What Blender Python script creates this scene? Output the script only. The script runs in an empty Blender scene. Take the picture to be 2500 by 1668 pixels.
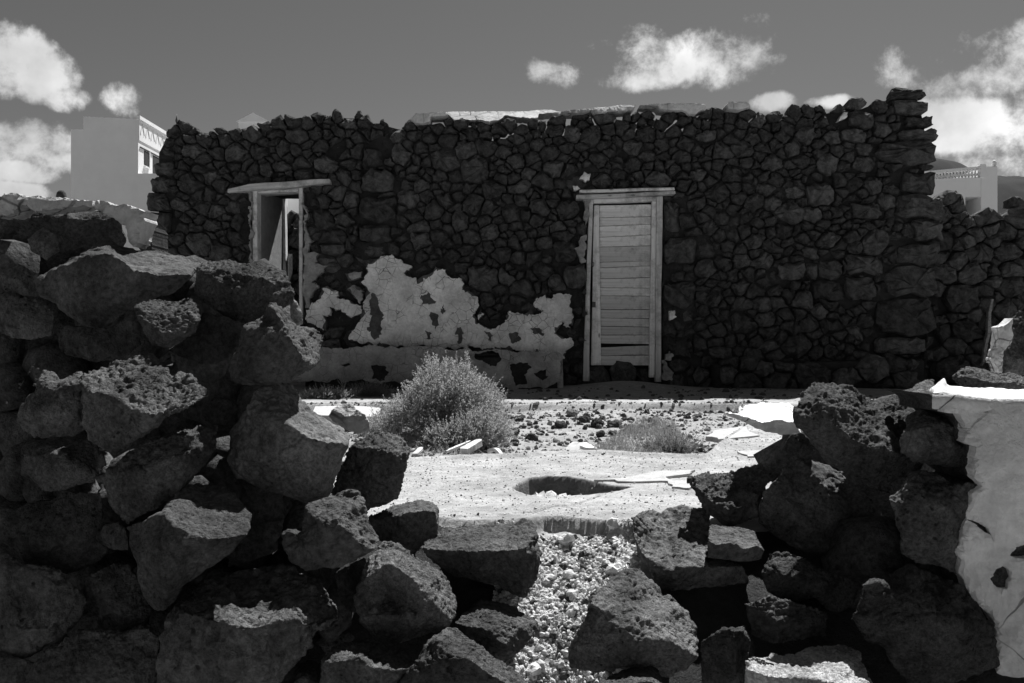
import bpy, bmesh, math, random
import numpy as np
from mathutils import Vector, Matrix
from mathutils.geometry import delaunay_2d_cdt

# ------------------------------------------------------------------ camera, sky, sun, exposure
scene = bpy.context.scene
C = scene.collection
F = 35.0/36.0*2500.0            # focal length in photograph pixels
CX, CY = 1250.0, 834.0
EYE = 0.5                        # eye height above the yard

cam_data = bpy.data.cameras.new('camera')
cam_data.lens = 35.0; cam_data.sensor_width = 36.0
cam_data.clip_start = 0.05; cam_data.clip_end = 4000.0
cam = bpy.data.objects.new('camera', cam_data); C.objects.link(cam)
cam.location = (0, 0, EYE); cam.rotation_euler = (math.radians(90), 0, 0)
scene.camera = cam

SUN_EL, SUN_AZ = math.radians(56), math.radians(25)    # azimuth clockwise from +Y (view direction)
SUN_DIR = Vector((math.sin(SUN_AZ)*math.cos(SUN_EL), math.cos(SUN_AZ)*math.cos(SUN_EL), math.sin(SUN_EL)))
sun_data = bpy.data.lights.new('sun', 'SUN'); sun_data.energy = 5.0; sun_data.angle = math.radians(0.53)
sun_data.color = (1, 1, 1)       # the photograph is monochrome
sun = bpy.data.objects.new('sun', sun_data); C.objects.link(sun)
sun.rotation_euler = (-SUN_DIR).to_track_quat('-Z', 'Y').to_euler()
sun.location = (20, 40, 60)

scene.view_settings.view_transform = 'Standard'
scene.view_settings.look = 'None'
scene.view_settings.exposure = 0.8
scene.view_settings.gamma = 1.0
scene.view_settings.use_curve_mapping = False
try:
    scene.cycles.max_bounces = 8; scene.cycles.diffuse_bounces = 4
except Exception: pass

def pxdir(px, py):
    return Vector(((px-CX)/F, 1.0, -(py-CY)/F)).normalized()

world = bpy.data.worlds.new('World'); scene.world = world; world.use_nodes = True
wn = world.node_tree.nodes; wl = world.node_tree.links; wn.clear()
def wnode(t, **kw):
    n = wn.new(t)
    for k, v in kw.items(): setattr(n, k, v)
    return n
def build_world():
    out = wnode('ShaderNodeOutputWorld'); bg = wnode('ShaderNodeBackground')
    wl.new(bg.outputs[0], out.inputs[0]); bg.inputs['Strength'].default_value = 0.052
    sky = wnode('ShaderNodeTexSky', sky_type='NISHITA'); sky.sun_disc = False
    sky.sun_elevation = SUN_EL; sky.sun_rotation = SUN_AZ
    sky.air_density = 1.0; sky.dust_density = 0.6; sky.ozone_density = 1.0
    sep = wnode('ShaderNodeSeparateColor'); wl.new(sky.outputs[0], sep.inputs[0])
    # monochrome film behind a yellow filter: the green and red share of the sky
    m1 = wnode('ShaderNodeMath', operation='MULTIPLY'); m1.inputs[1].default_value = 0.235
    m2 = wnode('ShaderNodeMath', operation='MULTIPLY_ADD'); m2.inputs[1].default_value = 0.235
    wl.new(sep.outputs[0], m1.inputs[0]); wl.new(sep.outputs[1], m2.inputs[0]); wl.new(m1.outputs[0], m2.inputs[2])
    tc = wnode('ShaderNodeTexCoord')
    nz = wnode('ShaderNodeTexNoise'); nz.inputs['Scale'].default_value = 13; nz.inputs['Detail'].default_value = 9
    nz.inputs['Roughness'].default_value = 0.65; nz.inputs['Distortion'].default_value = 0.12
    wl.new(tc.outputs['Generated'], nz.inputs['Vector'])
    nz2 = wnode('ShaderNodeTexNoise'); nz2.inputs['Scale'].default_value = 14; nz2.inputs['Detail'].default_value = 6
    wl.new(tc.outputs['Generated'], nz2.inputs['Vector'])
    blobs = [  # in 2350-wide picture pixels: x, y, half width, half height, thickness
        (48,118,80,66,1.0),(112,175,80,62,1.0),(155,226,60,32,1.0),(-60,150,90,80,1.0),
        (278,226,58,46,.8),(60,322,125,48,.9),(130,368,85,26,.6),(-70,330,120,60,.9),
        (20,448,90,34,1.2),(25,392,95,28,.9),
        (1500,120,170,54,.52),(1590,140,160,54,.55),(1690,118,85,46,.62),(1480,180,120,26,.5),(1283,160,75,34,.55),(1735,50,40,22,.3),
        (2330,140,210,60,.5),(2270,185,140,50,.85),(2220,285,140,75,1.25),(2350,290,150,80,.95),(2330,380,190,45,.7),
        (1775,236,52,24,1.1),(1905,234,55,20,1.1),(1480,75,120,18,.15),(2480,250,160,110,1.0)]
    cl = []
    for x, y, a, b, t in blobs:
        d = pxdir(x/.94, y/.94); cl.append((d, a/.94/F, b/.94/F, t))
    rnd = random.Random(4)
    for i in range(13):          # the same scattered cumulus all round
        az = math.radians(40 + i*(280/12.0) + rnd.uniform(-4, 4)); el = math.radians(rnd.uniform(7, 24))
        a = rnd.uniform(.05, .13)
        cl.append((Vector((math.sin(az)*math.cos(el), math.cos(az)*math.cos(el), math.sin(el))), a, a*rnd.uniform(.35,.5), rnd.uniform(.5, 1)))
    prev = None
    for d, a, b, t in cl:
        s = wnode('ShaderNodeVectorMath', operation='SUBTRACT'); s.inputs[1].default_value = d
        wl.new(tc.outputs['Generated'], s.inputs[0])
        mu = wnode('ShaderNodeVectorMath', operation='MULTIPLY'); mu.inputs[1].default_value = (1/a, 1/a, 1/b)
        wl.new(s.outputs[0], mu.inputs[0])
        dt = wnode('ShaderNodeVectorMath', operation='DOT_PRODUCT'); wl.new(mu.outputs[0], dt.inputs[0]); wl.new(mu.outputs[0], dt.inputs[1])
        r = wnode('ShaderNodeMath', operation='MULTIPLY_ADD'); r.inputs[1].default_value = -t; r.inputs[2].default_value = t
        wl.new(dt.outputs['Value'], r.inputs[0])
        if prev is None: prev = r
        else:
            mx = wnode('ShaderNodeMath', operation='SMOOTH_MAX'); mx.inputs[2].default_value = .15
            wl.new(prev.outputs[0], mx.inputs[0]); wl.new(r.outputs[0], mx.inputs[1]); prev = mx
    lo = wnode('ShaderNodeMath', operation='MAXIMUM'); lo.inputs[1].default_value = -1.0; wl.new(prev.outputs[0], lo.inputs[0])
    ns = wnode('ShaderNodeMath', operation='MULTIPLY_ADD'); ns.inputs[1].default_value = 4.0; ns.inputs[2].default_value = -2.02
    wl.new(nz.outputs['Fac'], ns.inputs[0])
    ad = wnode('ShaderNodeMath', operation='ADD'); wl.new(lo.outputs[0], ad.inputs[0]); wl.new(ns.outputs[0], ad.inputs[1])
    mr = wnode('ShaderNodeMapRange', interpolation_type='SMOOTHSTEP'); mr.inputs['From Min'].default_value = 0.0; mr.inputs['From Max'].default_value = .85
    wl.new(ad.outputs[0], mr.inputs['Value'])
    # cloud radiance: sunlit white, a little greyer where thin or deep
    cb = wnode('ShaderNodeMapRange'); cb.inputs['From Min'].default_value = .3; cb.inputs['From Max'].default_value = .7
    cb.inputs['To Min'].default_value = 5.6; cb.inputs['To Max'].default_value = 11.5
    wl.new(nz2.outputs['Fac'], cb.inputs['Value'])
    mix = wnode('ShaderNodeMix', data_type='FLOAT')
    wl.new(mr.outputs[0], mix.inputs[0]); wl.new(m2.outputs[0], mix.inputs[2]); wl.new(cb.outputs[0], mix.inputs[3])
    cc = wnode('ShaderNodeCombineColor')
    for k in range(3): wl.new(mix.outputs[0], cc.inputs[k])
    wl.new(cc.outputs[0], bg.inputs['Color'])
build_world()
try:
    world.cycles.sampling_method = 'MANUAL'; world.cycles.sample_map_resolution = 256
except Exception: pass

# ------------------------------------------------------------------ helpers
random.seed(7); RNG = np.random.default_rng(7)

def tag(o, label=None, cat=None, group=None, kind=None):
    if label: o['label'] = label
    if cat: o['category'] = cat
    if group: o['group'] = group
    if kind: o['kind'] = kind
    return o
def empty(name, loc, label=None, cat=None, group=None):
    o = bpy.data.objects.new(name, None); C.objects.link(o); o.location = loc
    o.empty_display_size = .1
    return tag(o, label, cat, group)
def link(name, me, m, parent=None, smooth=True):
    """me is in world coordinates; the origin goes to the middle of its base"""
    o = bpy.data.objects.new(name, me); C.objects.link(o)
    me.materials.clear(); me.materials.append(m)
    n = len(me.vertices); co = np.empty(n*3); me.vertices.foreach_get('co', co); co = co.reshape(-1, 3)
    lo, hi = co.min(0), co.max(0); org = np.array([(lo[0]+hi[0])/2, (lo[1]+hi[1])/2, lo[2]])
    me.vertices.foreach_set('co', (co-org).ravel())
    me.polygons.foreach_set('use_smooth', np.full(len(me.polygons), smooth)); me.update()
    loc = Vector(org)
    if parent is not None:
        o.parent = parent; p = parent; base = Vector((0,0,0))
        while p is not None: base += p.location; p = p.parent
        loc = loc - base
    o.location = loc
    return o
def mesh_np(name, V, T):
    """V (n,3), T (m,k) arrays -> mesh"""
    me = bpy.data.meshes.new(name); V = np.asarray(V, float); T = np.asarray(T, np.int32); k = T.shape[1]
    me.vertices.add(len(V)); me.vertices.foreach_set('co', V.ravel())
    me.loops.add(T.size); me.loops.foreach_set('vertex_index', T.ravel())
    me.polygons.add(len(T)); me.polygons.foreach_set('loop_start', np.arange(0, T.size, k, dtype=np.int32))
    me.update(calc_edges=True); me.validate(); return me
def mesh_bm(name, bm):
    bmesh.ops.recalc_face_normals(bm, faces=bm.faces)
    me = bpy.data.meshes.new(name); bm.to_mesh(me); bm.free(); return me

def vnoise(P, seed=0):
    """smooth value noise, P (n,3) -> about -1..1"""
    P = np.asarray(P, float); i = np.floor(P).astype(np.int64); f = P - i; u = f*f*(3-2*f)
    def h(a, b, c):
        n = (a*374761393 + b*668265263 + c*2147483647 + seed*974711) & 0xFFFFFFFF
        n = ((n ^ (n >> 13))*1274126177) & 0xFFFFFFFF; n = (n ^ (n >> 16)) & 0xFFFF
        return n/32767.5 - 1
    r = 0
    for dx in (0, 1):
        for dy in (0, 1):
            for dz in (0, 1):
                w = (u[:,0] if dx else 1-u[:,0])*(u[:,1] if dy else 1-u[:,1])*(u[:,2] if dz else 1-u[:,2])
                r = r + w*h(i[:,0]+dx, i[:,1]+dy, i[:,2]+dz)
    return r
def fbm(P, scale, octaves=4, rough=.5, seed=0):
    r = 0; a = 1; t = 0
    for o in range(octaves):
        r = r + a*vnoise(np.asarray(P)*scale*(2.03**o) + 17.3*o, seed+o); t += a; a *= rough
    return r/t
def in_poly(px, py, poly):
    x = np.asarray(px, float); y = np.asarray(py, float); c = np.zeros(x.shape, bool); n = len(poly); j = n-1
    for i in range(n):
        xi, yi = poly[i][0], poly[i][1]; xj, yj = poly[j][0], poly[j][1]
        if yi != yj:
            c ^= ((yi > y) != (yj > y)) & (x < (xj-xi)*(y-yi)/(yj-yi)+xi)
        j = i
    return c

ZOOM = {  # crops of the photograph in which outlines were measured: x0, y0, scale
 'A': (0,400,2.613), 'B': (0,800,3.92), 'Z': (0,950,2.1833), 'C': (0,1200,3.35), 'D': (400,900,3.1367),
 'E': (700,950,2.1833), 'F': (1400,1100,2.76), 'G': (1850,900,3.1354), 'H': (2000,1200,3.35), 'I': (1500,850,1.917),
 'Q': (700,550,3.1333), 'K': (1350,420,2.9029), 'J': (300,200,2.8514), 'P': (0,0,.94), 'N': (900,900,2.217), 'R': (1900,200,1.96),
 'T': (0,0,3.1367), 'U': (1000,250,2.9375)}
def P2(z, x, y):
    x0, y0, s = ZOOM[z]; return (x0 + x/s, y0 + y/s)
def W(px, py, depth):
    """point at a photograph pixel and a distance along the view"""
    return Vector(((px-CX)/F*depth, depth, EYE-(py-CY)/F*depth))

# ------------------------------------------------------------------ materials
class M:
    def __init__(s, name, rough=.9, spec=.2):
        s.m = bpy.data.materials.new(name); s.m.use_nodes = True
        s.nt = s.m.node_tree; s.N = s.nt.nodes; s.L = s.nt.links
        s.b = s.N['Principled BSDF']; s.b.inputs['Roughness'].default_value = rough
        s.b.inputs['Specular IOR Level'].default_value = spec
        s.tc = s.N.new('ShaderNodeTexCoord')
    def mapped(s, scale=(1,1,1), rot=(0,0,0)):
        mp = s.N.new('ShaderNodeMapping'); mp.inputs['Scale'].default_value = scale; mp.inputs['Rotation'].default_value = rot
        s.L.new(s.tc.outputs['Object'], mp.inputs[0]); return mp.outputs[0]
    def noise(s, scale, detail=6, rough=.6, vec=None, dist=0.0):
        n = s.N.new('ShaderNodeTexNoise'); n.inputs['Scale'].default_value = scale; n.inputs['Detail'].default_value = detail
        n.inputs['Roughness'].default_value = rough; n.inputs['Distortion'].default_value = dist
        s.L.new(vec or s.tc.outputs['Object'], n.inputs['Vector']); return n.outputs['Fac']
    def voro(s, scale, feature='F1', vec=None, rnd=1.0):
        n = s.N.new('ShaderNodeTexVoronoi'); n.feature = feature; n.inputs['Scale'].default_value = scale
        n.inputs['Randomness'].default_value = rnd
        s.L.new(vec or s.tc.outputs['Object'], n.inputs['Vector']); return n.outputs['Distance']
    def warp(s, vec, scale, amt):
        n = s.N.new('ShaderNodeTexNoise'); n.inputs['Scale'].default_value = scale; s.L.new(vec, n.inputs['Vector'])
        a = s.N.new('ShaderNodeVectorMath'); a.operation = 'MULTIPLY_ADD'; a.inputs[1].default_value = (amt,)*3
        s.L.new(n.outputs['Color'], a.inputs[0]); s.L.new(vec, a.inputs[2]); return a.outputs[0]
    def map(s, v, a, b, c, d, smooth=False):
        n = s.N.new('ShaderNodeMapRange')
        if smooth: n.interpolation_type = 'SMOOTHSTEP'
        for k, x in zip(('From Min','From Max','To Min','To Max'), (a,b,c,d)): n.inputs[k].default_value = x
        s.L.new(v, n.inputs['Value']); return n.outputs[0]
    def math(s, op, a, b=None):
        n = s.N.new('ShaderNodeMath'); n.operation = op
        for k, x in enumerate((a, b)):
            if x is None: continue
            if isinstance(x, (int, float)): n.inputs[k].default_value = x
            else: s.L.new(x, n.inputs[k])
        return n.outputs[0]
    def mix(s, f, a, b):
        n = s.N.new('ShaderNodeMix'); n.data_type = 'FLOAT'
        for k, x in ((0, f), (2, a), (3, b)):
            if isinstance(x, (int, float)): n.inputs[k].default_value = x
            else: s.L.new(x, n.inputs[k])
        return n.outputs[0]
    def rand(s):
        n = s.N.new('ShaderNodeObjectInfo'); return n.outputs['Random']
    def color(s, v):
        c = s.N.new('ShaderNodeCombineColor')
        for k in range(3): s.L.new(v, c.inputs[k])
        s.L.new(c.outputs[0], s.b.inputs['Base Color']); return s
    def bump(s, *layers):
        prev = None
        for h, strength, dist in layers:
            b = s.N.new('ShaderNodeBump'); b.inputs['Strength'].default_value = strength; b.inputs['Distance'].default_value = dist
            s.L.new(h, b.inputs['Height'])
            if prev: s.L.new(prev, b.inputs['Normal'])
            prev = b.outputs[0]
        s.L.new(prev, s.b.inputs['Normal']); return s.m

def lava(name, lo=.055, hi=.12, fine=1.0, streak=False, lichen=.0):
    m = M(name, .95, .15)
    # every stone has its own pore size: the pattern is scaled per object
    sc = m.N.new('ShaderNodeVectorMath'); sc.operation = 'SCALE'
    m.L.new(m.tc.outputs['Object'], sc.inputs[0]); m.L.new(m.map(m.rand(), 0, 1, .55, 1.5), sc.inputs['Scale'])
    ov = sc.outputs[0]
    r2 = m.math('FRACT', m.math('MULTIPLY', m.rand(), 7.31)); r3 = m.math('FRACT', m.math('MULTIPLY', m.rand(), 13.7))
    v = m.map(m.noise(7, 8, .7, ov), .36, .64, lo*.75, hi*1.15)
    v = m.math('MULTIPLY', v, m.map(r2, 0, 1, .68, 1.3))
    g = m.map(m.noise(85, 4, .78, ov), .36, .66, .55, 1.5)
    v = m.math('MULTIPLY', v, g)
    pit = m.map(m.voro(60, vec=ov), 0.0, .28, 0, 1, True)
    pore_shade = m.map(m.voro(44, vec=m.warp(ov, 30, .02)), .10, .24, .25, 1, True)  # shade of the pores, painted into the stone colour as dark spots
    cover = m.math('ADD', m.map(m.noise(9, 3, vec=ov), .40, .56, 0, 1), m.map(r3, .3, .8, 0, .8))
    v = m.math('MULTIPLY', v, m.math('MINIMUM', m.math('MAXIMUM', pore_shade, cover), 1.0))
    sp = m.map(m.noise(22, 7, .75), .735-lichen, .80-lichen, 0, 1)       # pale lichen and lime crust
    v = m.mix(m.math('MULTIPLY', sp, .7), v, .36)
    m.color(v)
    vec = m.mapped((1, 1, 3.2), (.35, .2, 0)) if streak else ov
    return m.bump((m.noise(24, 6, .72, vec), .75*fine, .022), (m.noise(90, 4, .78, ov), .95*fine, .0085), (pit, .55*fine, .006))
mt = {}
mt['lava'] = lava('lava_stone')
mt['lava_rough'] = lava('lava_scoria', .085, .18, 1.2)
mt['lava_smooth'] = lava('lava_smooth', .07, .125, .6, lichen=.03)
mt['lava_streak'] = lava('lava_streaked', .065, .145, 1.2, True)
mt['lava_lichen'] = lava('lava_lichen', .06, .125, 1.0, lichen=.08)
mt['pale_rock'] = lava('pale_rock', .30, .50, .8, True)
def wall_stone_mat():
    m = M('wall_basalt', .95, .12)
    v = m.map(m.noise(14, 8, .72), .34, .66, .036, .155)
    v = m.math('MULTIPLY', v, m.map(m.rand(), 0, 1, .62, 1.35))
    sp = m.map(m.noise(20, 6, .7), .63, .74, 0, 1)
    v = m.mix(m.math('MULTIPLY', sp, .35), v, .24)
    m.color(v)
    return m.bump((m.noise(14, 8, .72), .9, .05), (m.noise(50, 5, .75), .7, .02))
mt['wall'] = wall_stone_mat()
def mortar_mat(name, lo, hi, bump=.8):
    m = M(name, .97, .1)
    v = m.map(m.noise(12, 8, .7), .3, .7, lo, hi); m.color(v)
    return m.bump((m.noise(30, 8, .7), bump, .03), (m.noise(120, 4, .7), bump, .008))
mt['core'] = mortar_mat('earth_mortar', .03, .07)
mt['sandy'] = mortar_mat('sandy_mortar', .20, .55)
mt['mortar'] = mortar_mat('old_render_mortar', .07, .20)
mt['pit'] = mortar_mat('pit_earth', .12, .26)
mt['soil'] = mortar_mat('dark_soil', .05, .10)
def plaster_mat(name, lo, hi, crack=9.0, crackw=.05, spots=.5, holes=0.0):
    m = M(name, .92, .15)
    vec = m.warp(m.tc.outputs['Object'], 6, .05)
    v = m.map(m.noise(6, 9, .72), .3, .7, lo, hi)
    v = m.math('MULTIPLY', v, m.map(m.noise(40, 6, .7), .3, .7, .82, 1.12))
    v = m.math('MULTIPLY', v, m.map(m.noise(2.3, 6, .65), .36, .64, .68, 1.18))
    edge = m.voro(crack, 'DISTANCE_TO_EDGE', vec)
    ck = m.map(edge, 0, crackw, 0, 1)
    ck = m.math('MAXIMUM', ck, m.map(m.noise(3.2, 3), .40, .55, 0, 1))
    v = m.mix(ck, .05, v)
    dk = m.map(m.noise(9, 8, .72), .62, .72, 0, spots)
    v = m.mix(dk, v, .10)
    m.color(v)
    return m.bump((m.noise(7, 9, .65), .6, .05), (m.noise(55, 6, .7), .5, .010), (ck, .6, .008))
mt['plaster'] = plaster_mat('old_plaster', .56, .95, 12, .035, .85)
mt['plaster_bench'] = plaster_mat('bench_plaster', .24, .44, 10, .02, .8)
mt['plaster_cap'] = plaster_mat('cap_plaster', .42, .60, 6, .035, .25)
mt['plaster_white'] = plaster_mat('white_plaster', .82, .95, 2.2, .004, .45)
mt['reveal'] = mortar_mat('reveal_plaster', .26, .38, .4)
def white_wall():
    m = M('white_render', .9, .2)
    v = m.map(m.noise(.8, 8, .7), .3, .7, .72, .80); m.color(v)
    return m.bump((m.noise(20, 5, .6), .2, .01),)
mt['white'] = white_wall()
def flat(name, v, rough=.8, spec=.3):
    m = M(name, rough, spec); m.color(m.map(m.noise(6, 5), .3, .7, v*.85, v*1.15)); return m.m
mt['dark'] = flat('dark_opening', .03)
mt['iron'] = flat('rusty_iron', .06, .6, .5)
mt['ornament'] = flat('painted_ornament', .5)
def wood(name, lo, hi, axis):
    m = M(name, .85, .2)
    sc = [22, 22, 22]; sc[axis] = 1.1
    vec = m.warp(m.mapped(tuple(sc)), .6, .35)
    g = m.noise(1.0, 9, .7, vec)
    v = m.map(g, .28, .72, lo, hi)
    v = m.math('MULTIPLY', v, m.map(m.rand(), 0, 1, .72, 1.14))
    st = m.map(m.noise(5.0, 6, .72), .48, .70, 0, .8)
    v = m.mix(st, v, .10)
    kn = [5, 5, 5]; kn[axis] = 2.2
    k = m.map(m.voro(1.6, 'F1', m.mapped(tuple(kn))), .04, .13, 1, 0, True)
    v = m.mix(m.math('MULTIPLY', k, .7), v, .06)
    m.color(v)
    return m.bump((g, .5, .012), (m.noise(80, 3), .2, .003))
mt['wood_x'] = wood('weathered_wood_x', .46, .88, 0)
mt['wood_z'] = wood('weathered_wood_z', .46, .88, 2)
def ground_mat(name, lo, hi, spk_lo, spk_hi, spk=.5):
    m = M(name, .96, .1)
    v = m.map(m.noise(3.0, 9, .7), .32, .68, lo, hi)
    sp = m.map(m.noise(150, 5, .8), .46, .62, 0, 1)
    big = m.map(m.noise(2.6, 8, .7), .38, .62, .05, 1)
    v = m.math('MULTIPLY', v, m.map(m.noise(28, 6, .75), .35, .65, .72, 1.12))
    v = m.mix(m.math('MULTIPLY', m.math('MULTIPLY', sp, big), spk), v, m.map(m.noise(50), .3, .7, spk_lo, spk_hi))
    m.color(v)
    return m.bump((m.noise(40, 8, .75), .6, .012), (m.noise(220, 4, .7), .6, .004))
mt['pavement'] = ground_mat('sandy_lime_screed', .27, .56, .07, .18, .95)
mt['basin'] = ground_mat('rubble_soil', .24, .46, .06, .14, .8)
mt['ash'] = ground_mat('dark_ash_gravel', .26, .42, .05, .12, .7)
mt['ramp'] = ground_mat('pale_gravel_bed', .36, .56, .12, .2, .5)
mt['screed'] = ground_mat('smooth_screed', .46, .58, .2, .3, .5)
mt['pebble_pale'] = mortar_mat('pale_pebbles', .42, .74, .25)
mt['pebble_mid'] = mortar_mat('grey_chips', .22, .50, .4)
mt['pebble_dark'] = mortar_mat('dark_pebbles', .05, .12, .5)
mt['hill'] = ground_mat('bare_hillside', .012, .028, .008, .014, .5)
mt['terrain'] = ground_mat('terrain_earth', .21, .30, .10, .14, .5)
def leaf_mat(name, lo, hi):
    m = M(name, .7, .3); v = m.map(m.noise(60, 2), .3, .7, lo, hi); m.color(v)
    tr = m.N.new('ShaderNodeBsdfTranslucent'); tr.inputs[0].default_value = (hi, hi, hi, 1); mx = m.N.new('ShaderNodeMixShader'); mx.inputs[0].default_value = .4
    m.L.new(m.b.outputs[0], mx.inputs[1]); m.L.new(tr.outputs[0], mx.inputs[2]); m.L.new(mx.outputs[0], m.N['Material Output'].inputs[0])
    return m.m
mt['leaf'] = leaf_mat('grey_green_leaf', .16, .42)
mt['twig'] = leaf_mat('dry_twig', .12, .25)
mt['straw'] = leaf_mat('dry_straw', .22, .45)
mt['moss'] = leaf_mat('low_herb', .08, .2)

# ------------------------------------------------------------------ builders
def triangulate(outline, lines):
    """outline [(x,y,d)], lines [[(x,y,d)..]] -> verts (n,3), tris; d is relief"""
    pts = [Vector(p[:2]) for p in outline]; dd = [p[2] for p in outline]; n = len(pts)
    edges = [(i, (i+1) % n) for i in range(n)]
    for ln in lines:
        s = len(pts)
        for p in ln: pts.append(Vector(p[:2])); dd.append(p[2])
        edges += [(s+i, s+i+1) for i in range(len(ln)-1)]
    v, e, f, ov, oe, of = delaunay_2d_cdt(pts, edges, [list(range(n))], 1, 1e-6)
    D = []
    P0 = np.array([p[:] for p in pts]); d0 = np.array(dd)
    for k, p in enumerate(v):
        if ov[k]: D.append(d0[ov[k][0]])
        else:
            q = ((P0-np.array(p[:]))**2).sum(1)+1e-9; w = 1/q; D.append(float((w*d0).sum()/w.sum()))
    return [(p[0], p[1], d) for p, d in zip(v, D)], [tuple(t) for t in f if len(t) >= 3]

def rock_mesh(z, outline, lines, depth, voxel=None, rough=1.0, back=.5, seed=0, dscale=2.3):
    s = ZOOM[z][2]
    DS = lambda d: d*dscale if d < 0 else d*1.1
    ol = [(p[0], p[1], DS(p[2]) if len(p) > 2 else 0.0) for p in outline]
    lines = [[(p[0], p[1], DS(p[2])) for p in ln] for ln in lines]
    V, T = triangulate(ol, lines)
    def wp(p):
        X, Y = P2(z, p[0], p[1]); return W(X, Y, depth - p[2]/s*depth/F)
    bm = bmesh.new(); vs = [bm.verts.new(wp(p)) for p in V]
    for t in T:
        try: bm.faces.new([vs[i] for i in t])
        except ValueError: pass
    xs = [p[0] for p in ol]; ys = [p[1] for p in ol]
    size = min(max(xs)-min(xs), max(ys)-min(ys)); cx, cy = sum(xs)/len(xs), sum(ys)/len(ys)
    # outline vertices: match by position
    loop = []
    for p in ol:
        k = min(range(len(V)), key=lambda i: (V[i][0]-p[0])**2+(V[i][1]-p[1])**2); loop.append(vs[k])
    rings = [loop]
    for sc, dz in ((.92, .30), (.62, 1.0)):
        ring = []
        for p in ol:
            ring.append(bm.verts.new(wp((cx+(p[0]-cx)*sc, cy+(p[1]-cy)*sc, min(p[2],0) - size*back*dz))))
        rings.append(ring)
    n = len(ol)
    for a, b in zip(rings[:-1], rings[1:]):
        for i in range(n):
            j = (i+1) % n
            try: bm.faces.new([a[i], a[j], b[j], b[i]])
            except ValueError: pass
    c = bm.verts.new(wp((cx, cy, min(min(p[2] for p in ol),0) - size*back*1.08)))
    for i in range(n): bm.faces.new([rings[-1][(i+1) % n], c, rings[-1][i]])
    bmesh.ops.triangulate(bm, faces=bm.faces)
    bmesh.ops.recalc_face_normals(bm, faces=bm.faces)
    me = bpy.data.meshes.new('tmp'); bm.to_mesh(me); bm.free()
    ob = bpy.data.objects.new('tmp', me); C.objects.link(ob)
    sz = size/s*depth/F
    wsz = (max(xs)-min(xs))/s*depth/F
    vx = voxel or max(.0035, (sz*wsz)**.5/63)
    md = ob.modifiers.new('r', 'REMESH'); md.mode = 'VOXEL'; md.voxel_size = vx
    sm = ob.modifiers.new('s', 'SMOOTH'); sm.iterations = 2; sm.factor = .45
    dg = bpy.context.evaluated_depsgraph_get()
    me2 = bpy.data.meshes.new_from_object(ob.evaluated_get(dg))
    bpy.data.objects.remove(ob); bpy.data.meshes.remove(me)
    nv = len(me2.vertices)
    co = np.empty(nv*3); me2.vertices.foreach_get('co', co); co = co.reshape(-1,3)
    no = np.empty(nv*3); me2.vertices.foreach_get('normal', no); no = no.reshape(-1,3)
    k = (sz*wsz)**.5
    up = np.clip(no[:,2]*1.6+.25, .5, 1.0)                      # broken tops rougher than split faces
    hv = .7+.9*((seed*37) % 100)/100.0; rough = rough*hv
    st = np.array([1.0, 1.0, .55+((seed*53) % 100)/70.0])
    f = fbm(co, 2.6/k, 3, .55, seed)*.060*k
    cr = fbm(co*st, 4.5/k, 3, .5, seed+71); f = f - np.exp(-(cr/.05)**2)*.018*k
    mid = fbm(co*st, 9/k, 3, .55, seed+11)
    mid = (np.abs(mid)*1.4-.35)*.027*k*rough*(.6+.4*up)
    fi = fbm(co, 24/k, 4, .75, seed+23); fi = (np.sign(fi)*np.abs(fi)**.8)*.021*k*rough*up
    co = co + no*(f+mid+fi)[:,None]
    me2.vertices.foreach_set('co', co.ravel()); me2.update()
    return me2

def rock(name, label, z, outline, lines, depth, mat='lava', rough=1.0, cat='rock', group=None, parent=None, back=.5, voxel=None):
    seed = int(abs(outline[0][0])*7+abs(outline[0][1])*3+len(outline)) % 9973
    me = rock_mesh(z, outline, lines, depth, voxel, rough, back, seed)
    me.name = name
    o = link(name, me, mt[mat], parent)
    if parent is None: tag(o, label, cat, group)
    return o

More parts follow.
